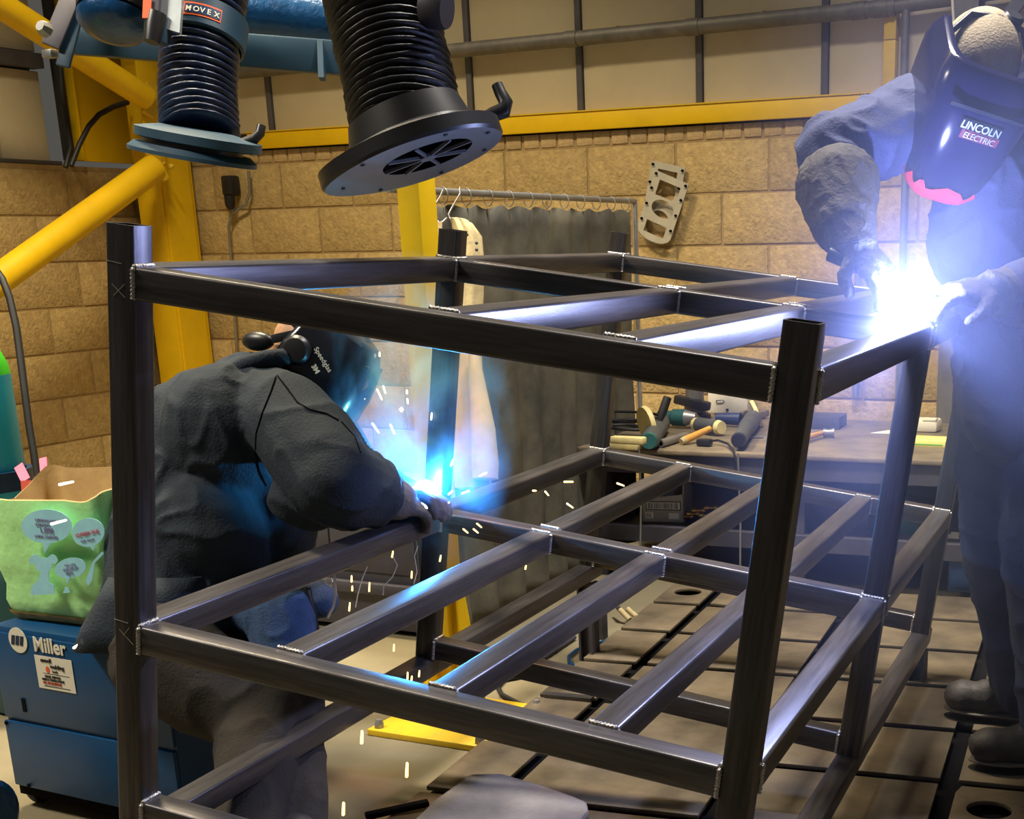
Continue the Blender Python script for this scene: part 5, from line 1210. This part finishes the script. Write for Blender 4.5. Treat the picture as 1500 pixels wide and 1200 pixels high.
for u, v, ln, ang in ((563, 571, 10, -72), (597, 588, 6, -80), (550, 627, 16, -55), (588, 600, 5, 90), (632, 610, 9, 85), (575, 629, 14, -65), (662, 678, 9, 70), (556, 578, 16, -65), (531, 578, 14, -65), (660, 722, 7, 40), (556, 519, 5, 90), (648, 499, 5, 90), (708, 695, 10, 25), (682, 721, 11, 20), (653, 737, 10, 10), (596, 574, 4, 90), (693, 450, 3, 0), (588, 600, 4, 0)):
    spark(u, v, 3.15, ln / 640, ang, 'spark_white')
for u, v, ln, ang in ((708, 695, 8, 25), (682, 778, 8, -40), (697, 778, 8, -40), (702, 770, 8, -40), (833, 706, 12, 0), (801, 723, 7, -50), (835, 741, 10, -35), (909, 710, 10, -20), (783, 719, 4, 0), (575, 812, 8, 80), (541, 860, 12, 88), (603, 842, 9, 88), (645, 818, 8, 80), (516, 862, 6, 90), (770, 831, 5, 80), (515, 848, 8, 90), (597, 990, 9, 88), (577, 949, 9, 88), (614, 987, 8, 85), (603, 994, 6, 85), (512, 889, 11, 85)):
    spark(u, v, 3.10, ln / 640, ang)
for u, v, ln, lab in ((530, 1080, 16, 'bright falling spark over the concrete, beside the corner of the yellow base plate'), (596, 1128, 18, 'brightest falling spark over the concrete, in front of the yellow base plate'), (503, 1185, 16, 'falling spark over the concrete nearest the lower picture edge')):
    o = spark(u, v, 3.05, ln / 640, 88, 'spark', .0040, lab)
for u, v, ln, ang, lab in ((97, 708, 20, 12, 'streak of a spark flying over the mouth of the green shopping bag'), (86, 765, 22, 15, 'streak of a spark flying in front of the largest blue speech bubble'), (115, 945, 16, 32, 'streak of a spark beside the lettering of the blue power source')):
    spark(u, v, 2.95, ln / 680, ang, 'spark_white', .003, lab)
# trailing smoke threads under the shelf
for uv in ([(575, 815), (582, 828), (575, 845), (562, 858), (561, 872)], [(538, 830), (530, 850), (524, 872), (521, 890)], [(612, 800), (607, 815), (611, 838), (606, 856)]):
    o = obj('smoke_trail', G().tube([PD(a, b, 3.1) for a, b in uv], .0012, 6), 'white_print', smooth=60); tag(o, 'thin pale smoke trail left by a spark under the shelf rail', 'smoke trail', 'smoke trails of falling sparks')

def fume(name, lab, c, rad, dens, col, nscale, thr, falloff=1.0, power=2.0, stretch=(1, 1, 1)):
    g = G(); g.ell((0, 0, 0), rad, n=32, k=20); me = g.mesh(name)
    m = bpy.data.materials.new(name); m.use_nodes = True; nt = m.node_tree; N, L = nt.nodes, nt.links; N.clear()
    out = N.new('ShaderNodeOutputMaterial'); pv = N.new('ShaderNodeVolumeScatter'); pv.inputs['Color'].default_value = (*col, 1); pv.inputs['Anisotropy'].default_value = 0.15
    tc = N.new('ShaderNodeTexCoord'); mp_ = N.new('ShaderNodeMapping'); mp_.inputs['Scale'].default_value = tuple(1 / r for r in rad); L.new(tc.outputs['Object'], mp_.inputs[0])
    ln = N.new('ShaderNodeVectorMath'); ln.operation = 'LENGTH'; L.new(mp_.outputs[0], ln.inputs[0])
    fo_ = N.new('ShaderNodeMapRange'); fo_.inputs[1].default_value = 1.0; fo_.inputs[2].default_value = 0.0; fo_.inputs[3].default_value = 0; fo_.inputs[4].default_value = 1; L.new(ln.outputs['Value'], fo_.inputs[0])
    pw = N.new('ShaderNodeMath'); pw.operation = 'POWER'; pw.inputs[1].default_value = power; L.new(fo_.outputs[0], pw.inputs[0])
    m2 = N.new('ShaderNodeMapping'); m2.inputs['Scale'].default_value = stretch; L.new(tc.outputs['Object'], m2.inputs[0])
    nz = N.new('ShaderNodeTexNoise'); nz.inputs['Scale'].default_value = nscale; nz.inputs['Detail'].default_value = 5; nz.inputs['Distortion'].default_value = 1.4; L.new(m2.outputs[0], nz.inputs['Vector'])
    nr = N.new('ShaderNodeMapRange'); nr.inputs[1].default_value, nr.inputs[2].default_value = thr; L.new(nz.outputs[0], nr.inputs[0])
    ml = N.new('ShaderNodeMath'); ml.operation = 'MULTIPLY'; L.new(pw.outputs[0], ml.inputs[0]); L.new(nr.outputs[0], ml.inputs[1])
    md = N.new('ShaderNodeMath'); md.operation = 'MULTIPLY'; md.inputs[1].default_value = dens; L.new(ml.outputs[0], md.inputs[0]); L.new(md.outputs[0], pv.inputs['Density']); L.new(pv.outputs[0], out.inputs['Volume'])
    o = bpy.data.objects.new(name, me); COL.objects.link(o); me.materials.append(m); o.location = c
    return tag(o, lab, 'smoke', kind='stuff')
fume('weld_smoke', 'blue lit weld smoke rising from the left-hand arc', ARC_L + Vector((-.05, .06, .16)), (.22, .26, .40), 26.0, (.12, .50, 1.0), 9.0, (.44, .66), power=1.0, stretch=(1, 1, .6))
fume('arc_glare_haze', 'pale violet haze added for the glare around the right-hand arc', ARC_R + Vector((.10, .10, -.15)), (.65, .65, 1.0), .55, (.55, .64, 1.0), 2.5, (.0, .6), power=1.3)  # added scatter volume imitating arc glare, blue put into its colour
